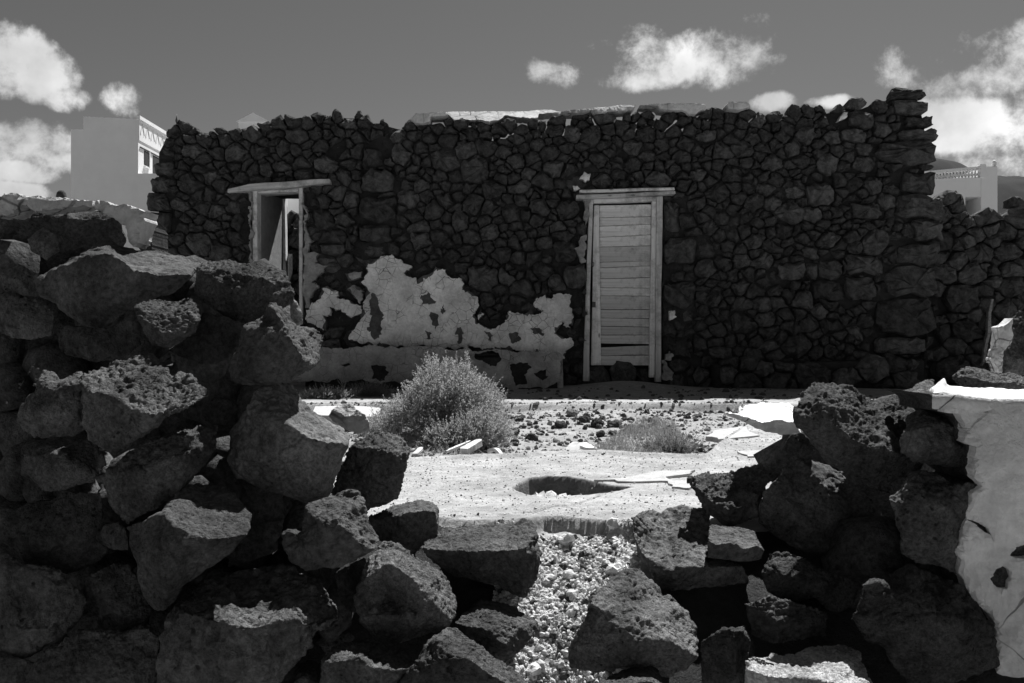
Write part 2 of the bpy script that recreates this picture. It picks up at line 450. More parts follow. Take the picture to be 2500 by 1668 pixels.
def plate(name, outline, depth0, thick, mat, holes=(), step=.025, relief=.006, parent=None, depthfn=None, rag=.0, seed=3, edge_round=True, ragamp=1.0):
    """a slab of plaster, board or wall core whose front outline is in photo pixels at depth0"""
    m = depth0/F
    def jag(poly):
        if rag <= 0: return [(p[0], p[1]) for p in poly]
        pts = []; st = max(.006*depth0/4, rag*.45)
        for i in range(len(poly)):
            a = np.array(poly[i][:2], float); b = np.array(poly[(i+1) % len(poly)][:2], float)
            k = max(1, int(np.linalg.norm(b-a)*m/st))
            pts += [a+(b-a)*q/k for q in range(k)]
        pts = np.array(pts); w3 = np.column_stack([pts*m, np.full(len(pts), seed*.37)])
        d = fbm(w3, 1/(rag*3.5), 4, .8, seed)*rag*ragamp/m; e = fbm(w3+9, 1/(rag*3.5), 4, .8, seed+31)*rag*ragamp/m
        return [(p[0]+x, p[1]+y) for p, x, y in zip(pts, d, e)]
    ol = jag(outline); hs = [jag(h) for h in holes]
    xs = np.array([p[0] for p in ol]); ys = np.array([p[1] for p in ol])
    g = step/m
    gx, gy = np.meshgrid(np.arange(xs.min()+g*.5, xs.max(), g), np.arange(ys.min()+g*.5, ys.max(), g))
    gx = gx.ravel()+RNG.uniform(-.3, .3, gx.size)*g; gy = gy.ravel()+RNG.uniform(-.3, .3, gy.size)*g
    keep = in_poly(gx, gy, ol)
    for h in hs: keep &= ~in_poly(gx, gy, h)
    pts = [Vector(p) for p in ol]; n0 = len(ol)
    edges = [(i, (i+1) % n0) for i in range(n0)]
    for h in hs:
        s = len(pts); pts += [Vector(p) for p in h]; edges += [(s+i, s+(i+1) % len(h)) for i in range(len(h))]
    pts += [Vector((a, b)) for a, b in zip(gx[keep], gy[keep])]
    v, e, f, *_ = delaunay_2d_cdt(pts, edges, [], 0, 1e-5)
    vx = np.array([p[0] for p in v]); vy = np.array([p[1] for p in v])
    T = np.array([t for t in f if len(t) == 3]); cx = vx[T].mean(1); cy = vy[T].mean(1)
    ok = in_poly(cx, cy, ol)
    for h in hs: ok &= ~in_poly(cx, cy, h)
    T = T[ok]
    dep = np.full(len(vx), depth0)
    if depthfn is not None: dep = depthfn(vx, vy)
    P = np.stack([(vx-CX)/F*dep, dep, EYE-(vy-CY)/F*dep], 1)
    P[:,1] += fbm(P, 7, 4, .55, seed)*relief*2
    # boundary
    from collections import Counter
    cnt = Counter()
    for a, b, c in T:
        for q in ((a,b),(b,c),(c,a)): cnt[tuple(sorted(q))] += 1
    bset = {q for q, k in cnt.items() if k == 1}
    bv = sorted({i for q in bset for i in q}); bi = {i: k for k, i in enumerate(bv)}
    if edge_round and relief > 0: P[bv,1] += min(thick*.25, .006)
    nB = len(P)
    Bk = P[bv].copy(); Bk[:,1] += thick
    Q = [(a,b,c) for a,b,c in T]
    for a, b, c in T:
        for p, q in ((a,b),(b,c),(c,a)):
            if tuple(sorted((p,q))) in bset:
                i, j = nB+bi[p], nB+bi[q]; Q += [(q,p,i),(q,i,j)]
    # back face: same triangles, pushed back (interior vertices copied)
    alln = np.arange(len(P)); Bfull = P.copy(); Bfull[:,1] += thick
    rest = [i for i in alln if i not in bi]; ri = {i: nB+len(bv)+k for k, i in enumerate(rest)}
    mp = {**{i: nB+bi[i] for i in bi}, **ri}
    Q += [(mp[c], mp[b], mp[a]) for a,b,c in T]
    V = np.vstack([P, Bk, Bfull[rest]]) if rest else np.vstack([P, Bk])
    used = np.unique(np.array(Q)); remap = np.full(len(V), -1); remap[used] = np.arange(len(used))
    me = mesh_np(name, V[used], remap[np.array(Q)])
    bm = bmesh.new(); bm.from_mesh(me); bmesh.ops.recalc_face_normals(bm, faces=bm.faces); bm.to_mesh(me); bm.free()
    return link(name, me, mt[mat], parent, smooth=False)

def zp(z, pts): return [P2(z, p[0], p[1]) for p in pts]

def box_mesh(quad_front, y0, y1, bev=.004, name='b', warp=0.0, cuts=0):
    """front quad [(X,Z)*4] extruded from y0 to y1, bevelled"""
    bm = bmesh.new()
    a = [bm.verts.new((x, y0, z)) for x, z in quad_front]; b = [bm.verts.new((x, y1, z)) for x, z in quad_front]
    bm.faces.new(a); bm.faces.new(b[::-1]); n = len(a)
    for i in range(n): bm.faces.new([a[i], b[i], b[(i+1)%n], a[(i+1)%n]])
    if cuts: bmesh.ops.subdivide_edges(bm, edges=[e for e in bm.edges if e.calc_length() > .25], cuts=cuts, use_grid_fill=True)
    bmesh.ops.recalc_face_normals(bm, faces=bm.faces)
    if bev: bmesh.ops.bevel(bm, geom=[e for e in bm.edges if e.calc_face_angle(0) > .5], offset=bev, segments=1, affect='EDGES')
    if warp:
        P = np.array([v.co[:] for v in bm.verts]); s = random.randint(0, 999)
        dx = fbm(P, 3, 3, .5, s)*warp; dz = fbm(P+5, 3, 3, .5, s+1)*warp; dy = fbm(P+9, 3, 3, .5, s+2)*warp
        for v, q, r, t in zip(bm.verts, dx, dy, dz): v.co += Vector((q, r, t))
    return mesh_bm(name, bm)
def wbox(name, x0, x1, y0, y1, z0, z1, m, parent=None, bev=.0):
    return link(name, box_mesh([(x0,z0),(x1,z0),(x1,z1),(x0,z1)], y0, y1, bev, name), mt[m], parent, smooth=False)
def pxquad(z, pts, depth):
    q = []
    for p in pts:
        w = W(*P2(z, p[0], p[1]), depth); q.append((w.x, w.z))
    return q

def clip(poly, nx, nz, d):
    """keep the part of a convex polygon where nx*x+nz*z <= d"""
    out = []; n = len(poly)
    for i in range(n):
        a = poly[i]; b = poly[(i+1) % n]
        da = nx*a[0]+nz*a[1]-d; db = nx*b[0]+nz*b[1]-d
        if da <= 0: out.append(a)
        if (da < 0 < db) or (db < 0 < da):
            t = da/(da-db); out.append((a[0]+(b[0]-a[0])*t, a[1]+(b[1]-a[1])*t))
    return out

def masonry_cells(inside, bounds, manual=(), rects=(), seed=1, sizes=None, ani=1.22, margin=.22, big_low=True, topfn=None):
    rng = np.random.default_rng(seed)
    x0, x1, z0, z1 = bounds
    S = [(x, z*ani, r) for x, z, r in manual]
    sizes = sizes or [(.13,.18,70),(.09,.125,700),(.06,.085,4500),(.038,.055,6000),(.022,.034,3500)]
    arr = np.array(S) if S else np.zeros((0,3))
    for lo, hi, tries in sizes:
        for _ in range(tries):
            x = rng.uniform(x0-margin, x1+margin); z = rng.uniform(z0-margin, z1+margin); r = rng.uniform(lo, hi)
            if big_low and lo > .12:
                t = (z-z0)/(z1-z0)
                if rng.random() < t*1.05: continue
            if any(a+r*.3 < x < b-r*.3 and c+r*.3 < z < d-r*.3 for a, b, c, d in rects): continue
            if topfn is not None and r > .085 and z > topfn(x)-.24: continue
            if len(arr):
                d = np.hypot(arr[:,0]-x, arr[:,1]-z*ani)
                if (d < (arr[:,2]+r)*.86).any(): continue
            arr = np.vstack([arr, [[x, z*ani, r]]])
    cells = []
    for i in range(len(arr)):
        x, z, r = arr[i]
        if not inside(x, z/ani): continue
        R = r*2.1
        poly = [(x-R, z-R),(x+R, z-R),(x+R, z+R),(x-R, z+R)]
        d2 = (arr[:,0]-x)**2+(arr[:,1]-z)**2
        for j in np.argsort(d2)[1:34]:
            xj, zj, rj = arr[j]
            if d2[j] > (R*2.4+rj)**2: continue
            poly = clip(poly, 2*(xj-x), 2*(zj-z), xj*xj+zj*zj-(x*x+z*z)-.8*(rj*rj-r*r))
            if len(poly) < 3: break
        if len(poly) < 3: continue
        for (a, b, c, d) in rects:      # openings: clip by the side that faces the stone
            if a > x+R or b < x-R or c*ani > z+R or d*ani < z-R: continue
            c_, d_ = c*ani, d*ani
            sep = [(a-x, (1,0,a)), (x-b, (-1,0,-b)), (c_-z, (0,1,c_)), (z-d_, (0,-1,-d_))]
            s, pl = max(sep, key=lambda q: q[0])
            poly = clip(poly, *pl)
            if len(poly) < 3: break
        if len(poly) < 3: continue
        P = [(p[0], p[1]/ani) for p in poly]
        A = 0
        for k in range(len(P)):
            q = P[(k+1) % len(P)]; A += P[k][0]*q[1]-q[0]*P[k][1]
        A = abs(A)/2
        if A < .0007: continue
        cells.append((A, (x, z/ani), P))
    cells.sort(key=lambda c: -c[0])
    return cells

def stone_geo(c, P, y, depth, rng, recess=0.0, gap=.003, bulge=None):
    P = np.array(P); cen = P.mean(0)
    # drop near-duplicate corners, round the rest
    keep = [0]
    for i in range(1, len(P)):
        if np.linalg.norm(P[i]-P[keep[-1]]) > .018: keep.append(i)
    P = P[keep]
    n = len(P); size = np.sqrt(max(1e-5, ((P-cen)**2).sum(1).mean()))
    Q = []
    for i in range(n):
        a = P[i]; b = P[(i+1) % n]; t = rng.uniform(.06, .22)
        Q += [a+(b-a)*t, a+(b-a)*.5+rng.normal(0,.03,2)*np.linalg.norm(b-a), b+(a-b)*rng.uniform(.06, .22)]
    Q = np.array(Q); cen = Q.mean(0); q3 = np.stack([Q[:,0], Q[:,1], np.full(len(Q), y)], 1)
    Q = Q + np.stack([fbm(q3, 5.0, 4, .62, 41), fbm(q3, 5.0, 4, .62, 57)], 1)*.062; cen = Q.mean(0); d = Q-cen; L = np.linalg.norm(d, axis=1, keepdims=True)
    Q = cen + d*np.clip(1-gap/np.maximum(L, .02), .6, 1) ; Q += rng.normal(0, .045*size, Q.shape)*.8
    k = len(Q); bg = bulge if bulge is not None else rng.uniform(.25, .55)*size
    bg = min(bg, .075); tilt = rng.normal(0, .22, 2)
    V = []; d = Q-cen
    V += [(cen[0]+p[0]*.75, y+depth, cen[1]+p[1]*.75) for p in d]
    V += [(cen[0]+p[0], y+.055+rng.normal(0,.006)+recess, cen[1]+p[1]) for p in d]
    V += [(cen[0]+p[0]*q, y+.01-bg*.35+recess+rng.normal(0,.05)*size+ .5*tilt@p, cen[1]+p[1]*q) for p, q in zip(d, rng.uniform(.90,1.0,k))]
    sc = np.repeat(rng.uniform(.42,.80,(k+1)//2), 2)[:k]
    V += [(cen[0]+p[0]*q, y-bg+recess+rng.normal(0,.07)*size + tilt@p*q, cen[1]+p[1]*q) for p, q in zip(d, sc)]
    V.append((cen[0]+rng.normal(0,.15)*size, y-bg*1.08+recess+rng.normal(0,.05)*size, cen[1]+rng.normal(0,.15)*size))
    V.append((cen[0], y+depth, cen[1]))
    T = []
    for r in range(3):
        for i in range(k):
            j = (i+1) % k; a, b, c2, d2 = r*k+i, r*k+j, (r+1)*k+j, (r+1)*k+i
            T += [(a,b,c2),(a,c2,d2)]
    for i in range(k):
        j = (i+1) % k; T.append((3*k+i, 3*k+j, 4*k)); T.append((j, i, 4*k+1))
    return np.array(V), np.array(T)
def fix_normals(me):
    bm = bmesh.new(); bm.from_mesh(me); bmesh.ops.recalc_face_normals(bm, faces=bm.faces); bm.to_mesh(me); bm.free(); return me
def lay_stones(cells, y, depth, parent, mat='wall', limit=300, recess=None, seed=2, yfn=None, bulge=None, gap=.003, rest_name='small_stones'):
    rng = np.random.default_rng(seed); rv, rt, off = [], [], 0
    for i, (A, c, P) in enumerate(cells):
        yy = y + (yfn(*c) if yfn else rng.normal(0, .024))
        V, T = stone_geo(c, P, yy, depth*(rng.uniform(.8,1.1)), rng, max(recess(*c), *[recess(*p) for p in P]) if recess else 0.0, gap, bulge)
        if i < limit:
            link('stone', fix_normals(mesh_np('stone', V, T)), mt[mat], parent, smooth=False)
        else:
            rv.append(V); rt.append(T+off); off += len(V)
    if rv:
        o = link(rest_name, fix_normals(mesh_np(rest_name, np.vstack(rv), np.vstack(rt))), mt[mat], parent, smooth=False)
        o['kind'] = 'stuff'

# ================================================================== THE SETTING
def grid_mesh(name, xs, ys, fn):
    X, Y = np.meshgrid(xs, ys); Z = fn(X.ravel(), Y.ravel())
    V = np.stack([X.ravel(), Y.ravel(), Z], 1); nx, ny = len(xs), len(ys)
    i = np.arange(ny-1)[:,None]*nx+np.arange(nx-1)[None,:]
    T = np.stack([i, i+1, i+nx+1, i+nx], -1).reshape(-1, 4)
    return mesh_np(name, V, T)
def n2(X, Y, sc, o=4, r=.55, seed=0): return fbm(np.stack([X, Y, np.zeros_like(X)], 1), sc, o, r, seed)
def sstep(a, b, x):
    t = np.clip((x-a)/(b-a), 0, 1); return t*t*(3-2*t)
def gpt(px, py, zz=0.0):
    d = (EYE-zz)*F/(py-CY); return ((px-CX)/F*d, d)

HOLE = [gpt(*P2('N', x, y)) for x, y in [(770,640),(800,615),(860,592),(960,580),(1080,583),(1180,598),(1240,612),(1330,628),(1440,640),(1380,652),(1290,672),(1160,686),(1040,690),(930,690),(850,680),(800,662)]]
EDGE = [gpt(*P2('N', x, y)) for x, y in [(-400,800),(100,800),(380,805),(560,815),(760,815),(900,800),(960,795),(1130,805),(1290,822),(1430,845),(1600,850),(1900,860)]]
CRACK = [gpt(*P2('N', x, y)) for x, y in [(380,795),(480,800),(640,792),(800,780),(900,775),(990,750),(1080,742),(1170,715),(1240,690)]]
def seg_dist(X, Y, line):
    d = np.full(X.shape, 9.9)
    for (ax, ay), (bx, by) in zip(line[:-1], line[1:]):
        t = np.clip(((X-ax)*(bx-ax)+(Y-ay)*(by-ay))/((bx-ax)**2+(by-ay)**2+1e-9), 0, 1)
        d = np.minimum(d, np.hypot(X-ax-t*(bx-ax), Y-ay-t*(by-ay)))
    return d
LIP_Y = 4.28     # where the screed ends and the rubble begins
def lip(X): return LIP_Y + .16*np.sin(X*1.7+.6) + .05*np.sin(X*6.1) + np.clip(X-.85, 0, 9)*2.9 + np.clip(-X-.3,0,9)*.12
def near_h(X, Y):
    h = n2(X, Y, 1.2, 3)*.010 + n2(X, Y, 9, 4)*.004 + n2(X, Y, 38, 3)*.0018
    wob = n2(X, Y, 14, 3)*.018 + n2(X, Y, 50, 2)*.008
    ey = np.interp(X, [p[0] for p in EDGE], [p[1] for p in EDGE]) + wob
    below = sstep(0, .02, ey-Y)
    dd = np.clip(ey-Y, 0, 3)
    ramp = -.035 - np.minimum(dd*.16+dd*dd*.62, .9) + n2(X, Y, 5, 4)*.02 + n2(X, Y, 30, 3)*.006
    h = h*(1-below) + ramp*below
    ins = in_poly(X, Y, HOLE); hd = seg_dist(X, Y, HOLE+HOLE[:1])*(1+.5*n2(X, Y, 25, 3))
    h = h - np.where(ins, sstep(0, .020, hd)*(.075+n2(X, Y, 12, 3)*.02), 0)
    cd = seg_dist(X, Y, CRACK)+np.abs(n2(X, Y, 22, 3))*.012
    h = h - (1-sstep(.002, .012, cd))*.016*(1-below)
    ly = lip(X) + n2(X, Y, 9, 3)*.03
    h = h + (1-sstep(.01, .05, np.abs(Y-ly+.04)))*.012            # raised rim
    h = h - sstep(0, .05, Y-ly)*.08 - sstep(.08, .2, Y-ly)*.2
    return h
pav = link('pavement', grid_mesh('pavement', np.concatenate([np.arange(-1.75,-.20,.016), np.arange(-.20,.42,.0042), np.arange(.42,2.15,.016)]), np.concatenate([np.arange(1.2,2.4,.025), np.arange(2.4,3.1,.011), np.arange(3.1,3.75,.0042), np.arange(3.75,7.3,.02)]), near_h), mt['pavement'])
pav.data.materials.append(mt['soil']); pav.data.materials.append(mt['ramp']); pav.data.materials.append(mt['pit'])
def pav_faces():
    me = pav.data; n = len(me.polygons); c = np.empty(n*3); me.polygons.foreach_get('center', c); c = c.reshape(-1,3)+np.array(pav.location)
    X, Y = c[:,0], c[:,1]; mi = np.zeros(n, np.int32)
    ey = np.interp(X, [p[0] for p in EDGE], [p[1] for p in EDGE])
    mi[(in_poly(X, Y, HOLE)) & (c[:,2] < -.010)] = 3
    gap = [(-.05,2.95),(.40,2.95),(.34,2.5),(.22,2.2),(.18,1.2),(-.10,1.2),(-.05,2.3)]
    low = (Y < ey+.03) & (c[:,2] < -.022)
    mi[low] = 1; mi[low & in_poly(X+n2(X,Y,9,3)*.04, Y, gap)] = 2
    me.polygons.foreach_set('material_index', mi); me.update()
pav_faces()
tag(pav, 'pale sandy lime screed paving with a round hole and a broken edge', None, kind='structure')
def far_h(X, Y):
    t = sstep(0, .06, Y-7.9+n2(X, Y, 3, 3)*.04)
    bas = -.085 + n2(X, Y, 2.3, 4)*.035 + n2(X, Y, 11, 4)*.016 + sstep(6.3, 7.8, Y)*.03
    bas = bas + .07*np.exp(-(((X+.55)/.5)**2+((Y-5.5)/.5)**2))
    ter = .0 + n2(X, Y, 4, 4)*.010 + sstep(8.6, 10.3, Y)*.02
    ter = ter + .07*np.exp(-(((X-1.15)/.5)**2+((Y-10.3)/.35)**2))
    h = bas*(1-t)+ter*t
    out = sstep(5.0, 8.0, np.abs(X))*sstep(9.5,10.2,Y)
    return h - (1-sstep(4.2, 4.4, Y))*.05
yard = link('yard_ground', grid_mesh('yard_ground', np.arange(-4.5, 5.0, .034), np.arange(4.2, 10.9, .03), far_h), mt['basin'])
tag(yard, 'stony rubble soil of the yard in front of the house', None, kind='structure')
ash = link('ash_strip', grid_mesh('ash_strip', np.arange(-4.5, 6.0, .04), np.concatenate([np.arange(8.02, 10.9, .03)]), lambda X, Y: far_h(X, Y)+.004+n2(X,Y,20,3)*.002-(1-sstep(8.35,8.6,Y+n2(X,Y,3,3)*.10))*.03), mt['ash'])
tag(ash, 'dark ash gravel strip along the foot of the house', None, kind='structure')

def kerb_h(X, Y):
    w = n2(X, Y, 3.5, 4, .65)*.11
    return far_h(X, np.maximum(Y, 8.05))+.008+n2(X, Y, 9, 4)*.012-(1-sstep(8.02,8.10,Y+w))*.05-(1-sstep(7.80,7.95,Y+w))*.08-sstep(8.3,8.75,Y+w*2)*.03
krb = link('kerb', grid_mesh('kerb', np.arange(-3.2, 3.4, .03), np.arange(7.72, 8.85, .016), kerb_h), mt['pavement'])
tag(krb, 'pale raised kerb line between the rubble and the shaded strip', None, kind='structure')
def terrain_h(X, Y):
    r = np.hypot(X, Y); h = -.35 - sstep(12, 30, r)*.8 + n2(X, Y, .05, 4)*.3*sstep(15, 60, r)
    h = np.where((np.abs(X) < 3.2) & (Y < 3), -1.1, h)
    return h
gx = np.sign(np.linspace(-1,1,121))*(np.abs(np.linspace(-1,1,121))**2.6)*1500
ter = link('ground', grid_mesh('ground', gx, gx+8, terrain_h), mt['terrain'])
tag(ter, 'dry earth terrain around the ruin', None, kind='structure')
flr = link('floor', grid_mesh('floor', np.arange(-5, 3.6, .12), np.arange(10.85, 15.2, .12), lambda X, Y: .01+n2(X,Y,3,4)*.03), mt['ramp'])
tag(flr, 'pale dusty floor inside the roofless room', None, kind='structure')

def hill(name, px0, px1, prof, dist, label):
    xs = np.linspace((px0-CX)/F*dist, (px1-CX)/F*dist, 150); ys = np.linspace(dist*.62, dist*1.5, 110)
    pp = [(p[0]-CX)/F*dist for p in prof]; hh = [EYE-(p[1]-CY)/F*dist for p in prof]
    def fn(X, Y):
        top = np.interp(X/Y*dist, pp, hh)
        s = np.exp(-(((Y-dist)/(dist*.22))**2))
        h = top*s*(dist and 1)
        k = n2(X, Y, 14/dist, 5, .6)
        ter = np.abs(((h/ (dist*.012)+k*1.5) % 1)-.5)*dist*.0035
        return h + k*dist*.006*s + ter*s - 2.5
    o = link(name, grid_mesh(name, xs, ys, fn), mt['hill']); tag(o, label, None, kind='structure'); return o
hill('hill', 1900, 2560, [(1900,520),(2100,420),(2200,385),(2285,377),(2330,388),(2380,405),(2440,430),(2560,470)], 420, 'dark bare hill with a rounded summit behind the right house')
hill('hill', 2250, 3000, [(2250,470),(2400,420),(2440,414),(2500,415),(2650,405),(3000,430)], 300, 'nearer dark terraced hillside at the right edge')

# ================================================================== THE STONE HOUSE
YW = 10.4
MW = YW/F
SKY = [(330,560),(338,480),(345,430),(356,350),(372,312),(398,292),(430,284),(500,294),(540,282),(575,276),(600,278),(640,266),(680,260),(720,250),(770,250),(790,256),(822,256),(832,272),(880,272),(930,285),
       (960,274),(1045,275),(1100,275),(1200,274),(1240,268),(1330,261),(1400,259),(1470,256),(1540,253),(1600,254),(1650,246),(1715,246),(1722,266),(1800,262),(1850,258),(1885,246),(1930,240),(1975,236),(2000,226),(2060,212),(2108,210),(2122,262),(2134,300),(2140,340),(2143,400),(2150,480),(2158,560)]
SKYP = [(x/.94, y/.94) for x, y in SKY]
def topz(X, y=YW):
    return EYE-(np.interp(CX+X*F/y, [p[0] for p in SKYP], [p[1] for p in SKYP])-CY)/F*y
def pX(px, y=YW): return (px-CX)/F*y
def pZ(py, y=YW): return EYE-(py-CY)/F*y
house = empty('stone_house', (pX(1300), YW+.4, 0), 'roofless dark lava stone house ruin with two doorways and peeling plaster', 'house')
XL, XR = pX(342/.94), pX(2152/.94)
DOOR = (pX(P2('K',255,0)[0]), pX(P2('K',785,0)[0]), -.1, pZ(P2('K',0,165)[1]))       # closed door
PORT = (pX(P2('J',893,0)[0]), pX(P2('J',1262,0)[0]), -.1, pZ(P2('J',0,735)[1]))      # open doorway
def fac_in(X, Z):
    if Z < -.03 or Z > topz(X): return False
    lft = np.interp(Z, [0, 1.4, 1.9, 2.3, 2.9], [pX(352/.94), pX(338/.94), pX(345/.94), pX(358/.94), pX(395/.94)])
    rgt = np.interp(Z, [0, .9, 1.55, 2.0, 2.4, 3.1], [pX(2128/.94), pX(2150/.94), pX(2158/.94), pX(2142/.94), pX(2138/.94), pX(2112/.94)])
    if X < lft or X > rgt: return False
    for a, b, c, d in (DOOR, PORT):
        if a < X < b and c < Z < d: return False
    return True
def man(z, rects):
    out = []
    for x0, y0, x1, y1 in rects:
        a = P2(z, x0, y0); b = P2(z, x1, y1)
        w = (b[0]-a[0])*MW; h = (b[1]-a[1])*MW
        X = pX((a[0]+b[0])/2); Z = pZ((a[1]+b[1])/2)
        if w > h*1.35:
            k = w/h; r = h*.5*1.05; n = 2 if k < 2.2 else 3
            out.append((X, Z, r*1.4))
        else: out.append((X, Z, min(w, h)*.66))
    return out
manual = man('R', [(560,540,790,660),(570,770,780,880),(510,870,760,1030),(470,1040,740,1220),(480,280,750,390),(600,430,740,540),(460,1220,700,1300),(640,650,790,780),(320,940,460,1050),(160,960,310,1050),(320,820,520,930),(130,480,270,590),(350,140,470,240),(535,30,680,85),(540,120,700,170),(610,150,730,230),(575,225,745,290),(350,570,480,650),(0,870,130,960),(190,850,310,950),(0,590,100,680),(350,350,470,430),(290,230,430,290),(350,290,470,350)]) \
  + man('J', [(1660,450,1800,600),(1670,620,1880,770),(1650,800,1900,970),(1660,990,1860,1120),(180,680,340,780),(165,790,330,910),(165,920,330,1050),(720,540,810,620),(1260,180,1370,280),(1470,160,1570,300),(990,280,1070,390),(840,300,950,420),(1170,330,1280,440),(410,420,550,530),(220,560,350,670),(1390,1040,1530,1180),(1330,890,1480,1010)]) \
  + man('K', [(780,460,1000,650),(790,770,1010,960),(820,1160,1010,1330),(0,490,230,640),(80,650,230,820),(790,200,900,430),(0,200,190,320)]) \
  + man('Q', [(580,0,800,130),(590,140,770,240),(2040,110,2230,290),(1910,100,2040,190),(1700,190,1830,290),(1080,30,1220,140),(270,80,420,240)])
BLOCKS = [('R', r) for r in [(560,540,790,660),(570,770,780,872),(510,878,760,1030),(470,1040,740,1220),(480,285,750,385),(600,430,745,535),(460,1225,700,1300),(640,665,790,765),(320,940,455,1050),(165,960,310,1050),(325,820,505,932),(130,480,265,590),(350,140,470,226),(610,165,735,222),(575,226,748,281),(350,570,480,650),(0,872,130,955),(190,850,310,950),(350,355,470,425),(295,232,430,284),(545,35,690,90),(560,95,712,160)]] \
  + [('J', r) for r in [(1660,450,1800,600),(1670,620,1880,770),(1650,800,1900,970),(1660,990,1860,1120),(180,680,340,780),(160,790,330,912),(160,920,330,1050),(215,560,350,668)]] \
  + [('K', r) for r in [(785,460,1000,650),(790,770,1010,960),(820,1160,1010,1330),(0,490,160,640),(80,652,225,820),(795,210,900,430)]] \
  + [('Q', r) for r in [(585,0,800,130),(590,142,770,240),(1910,100,2040,190),(1700,192,1830,290)]]
BR, BC = [], []
rb = np.random.default_rng(17)
for z_, (x0_, y0_, x1_, y1_) in BLOCKS:
    a_ = P2(z_, x0_, y0_); b_ = P2(z_, x1_, y1_); X0_, X1_, Z0_, Z1_ = pX(a_[0]), pX(b_[0]), pZ(b_[1]), pZ(a_[1])
    BR.append((X0_, X1_, Z0_, Z1_)); w_, h_ = X1_-X0_, Z1_-Z0_; c_ = rb.uniform(.04, .30, 8)
    BC.append((w_*h_, ((X0_+X1_)/2, (Z0_+Z1_)/2), [(X0_+w_*c_[0], Z0_),(X1_-w_*c_[1], Z0_),(X1_, Z0_+h_*c_[2]),(X1_, Z1_-h_*c_[3]),(X1_-w_*c_[4], Z1_),(X0_+w_*c_[5], Z1_),(X0_, Z1_-h_*c_[6]),(X0_, Z0_+h_*c_[7])]))
def fac_in2(X, Z):
    return fac_in(X, Z) and not any(a < X < b and c < Z < d for a, b, c, d in BR)
def not_in_block(m_): return not any(a-.03 < m_[0] < b+.03 and c-.03 < m_[1] < d+.03 for a, b, c, d in BR)
cells = masonry_cells(fac_in2, (XL-.05, XR+.1, -.05, 3.25), [m_ for m_ in manual if m_[1] < topz(m_[0])-.13 and not_in_block(m_)], [DOOR, PORT]+BR, seed=5, topfn=topz)
cells = sorted(cells+BC, key=lambda c: -c[0])
PATCHES = [
 ('Q', [(480,870),(560,720),(580,640),(600,540),(620,490),(590,440),(620,380),(630,300),(690,260),(740,230),(800,230),(830,270),(900,270),(950,340),(890,370),(930,405),(985,410),(1000,450),(1060,400),(1120,370),(1135,335),(1200,330),(1260,415),(1330,430),(1355,450),(1335,510),(1400,530),(1450,550),(1465,610),(1430,680),(1440,750),(1560,790),(1680,730),(1680,690),(1700,670),(1820,685),(1850,655),(1890,680),(1940,700),(1960,650),(1890,610),(1890,560),(2000,540),(2080,535),(2180,545),(2170,620),(2195,700),(2180,790),(2110,740),(2050,800),(2060,840),(2150,870),(2200,910),(2150,960),(2130,1030),(2080,1010),(1900,950),(1300,940),(860,925),(700,920),(520,890)],
  [[(640,530),(670,520),(720,640),(730,740),(740,870),(640,860),(600,780),(640,700)],[(1010,540),(1090,525),(1130,580),(1080,615),(1030,590)],[(1100,680),(1150,690),(1165,760),(1140,800),(1110,750)],[(1050,820),(1110,810),(1110,870),(1060,880)],[(1300,790),(1330,780),(1320,900),(1298,900)],[(1510,810),(1570,850),(1560,900),(1530,895)],[(1690,830),(1740,800),(1800,870),(1780,890),(1710,890)],[(1190,620),(1215,610),(1205,690),(1185,690)],[(1870,790),(1920,780),(1970,830),(1940,855)]], 'plaster'),
 ('Q', [(160,620),(250,560),(270,470),(300,465),(380,500),(390,570),(480,575),(560,620),(555,680),(490,700),(400,640),(330,640),(340,690),(290,700),(290,810),(160,740)], [], 'plaster'),
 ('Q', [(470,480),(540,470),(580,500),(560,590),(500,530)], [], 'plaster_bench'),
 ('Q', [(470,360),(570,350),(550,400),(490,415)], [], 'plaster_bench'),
 ('Q', [(1455,690),(1490,645),(1502,700),(1470,715)], [], 'plaster'),
 ('K', [(185,40),(220,10),(270,5),(265,40),(240,65),(200,50)], [], 'plaster'),
 ('K', [(150,80),(180,75),(195,125),(170,122)], [], 'plaster'),
 ('K', [(820,1000),(860,990),(862,1040),(835,1050)], [], 'plaster'),
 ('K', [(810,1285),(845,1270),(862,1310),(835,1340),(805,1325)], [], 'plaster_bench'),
 ('K', [(775,1340),(800,1330),(830,1350),(850,1480),(785,1480)], [], 'sandy'),
 ('Q', [(128,-180),(150,-90),(140,0),(185,110),(165,200),(235,230),(215,300),(300,310),(240,380),(205,430),(240,480),(190,540),(160,625),(128,640)], [], 'sandy'),
 ('J', [(872,760),(893,750),(893,1280),(870,1270),(885,1180),(868,1050),(888,1000),(870,900),(888,850)], [], 'sandy'),
 ('K', [(205,205),(252,195),(235,380),(225,340),(205,300)], [], 'sandy'),
 ('K', [(165,530),(200,470),(240,455),(236,640),(205,640),(190,580)], [], 'sandy'),
 ('R', [(325,150),(310,140),(300,165),(285,185),(310,180),(325,165)], [], 'plaster'),
]
PXP = [(zp(z, ol), [zp(z, h) for h in hs], mm) for z, ol, hs, mm in PATCHES]
PBB = [(min(p[0] for p in o_), max(p[0] for p in o_), min(p[1] for p in o_), max(p[1] for p in o_)) for o_, _, _ in PXP]
def stone_recess(X, Z):
    px, py = CX+X/MW, CY-(Z-EYE)/MW
    for (ol, hs, mm), bb in zip(PXP, PBB):
        if bb[0] < px < bb[1] and bb[2] < py < bb[3] and in_poly([px],[py],ol)[0]: return .075
    return 0.0
lay_stones(cells, YW, .30, house, recess=stone_recess, seed=8)
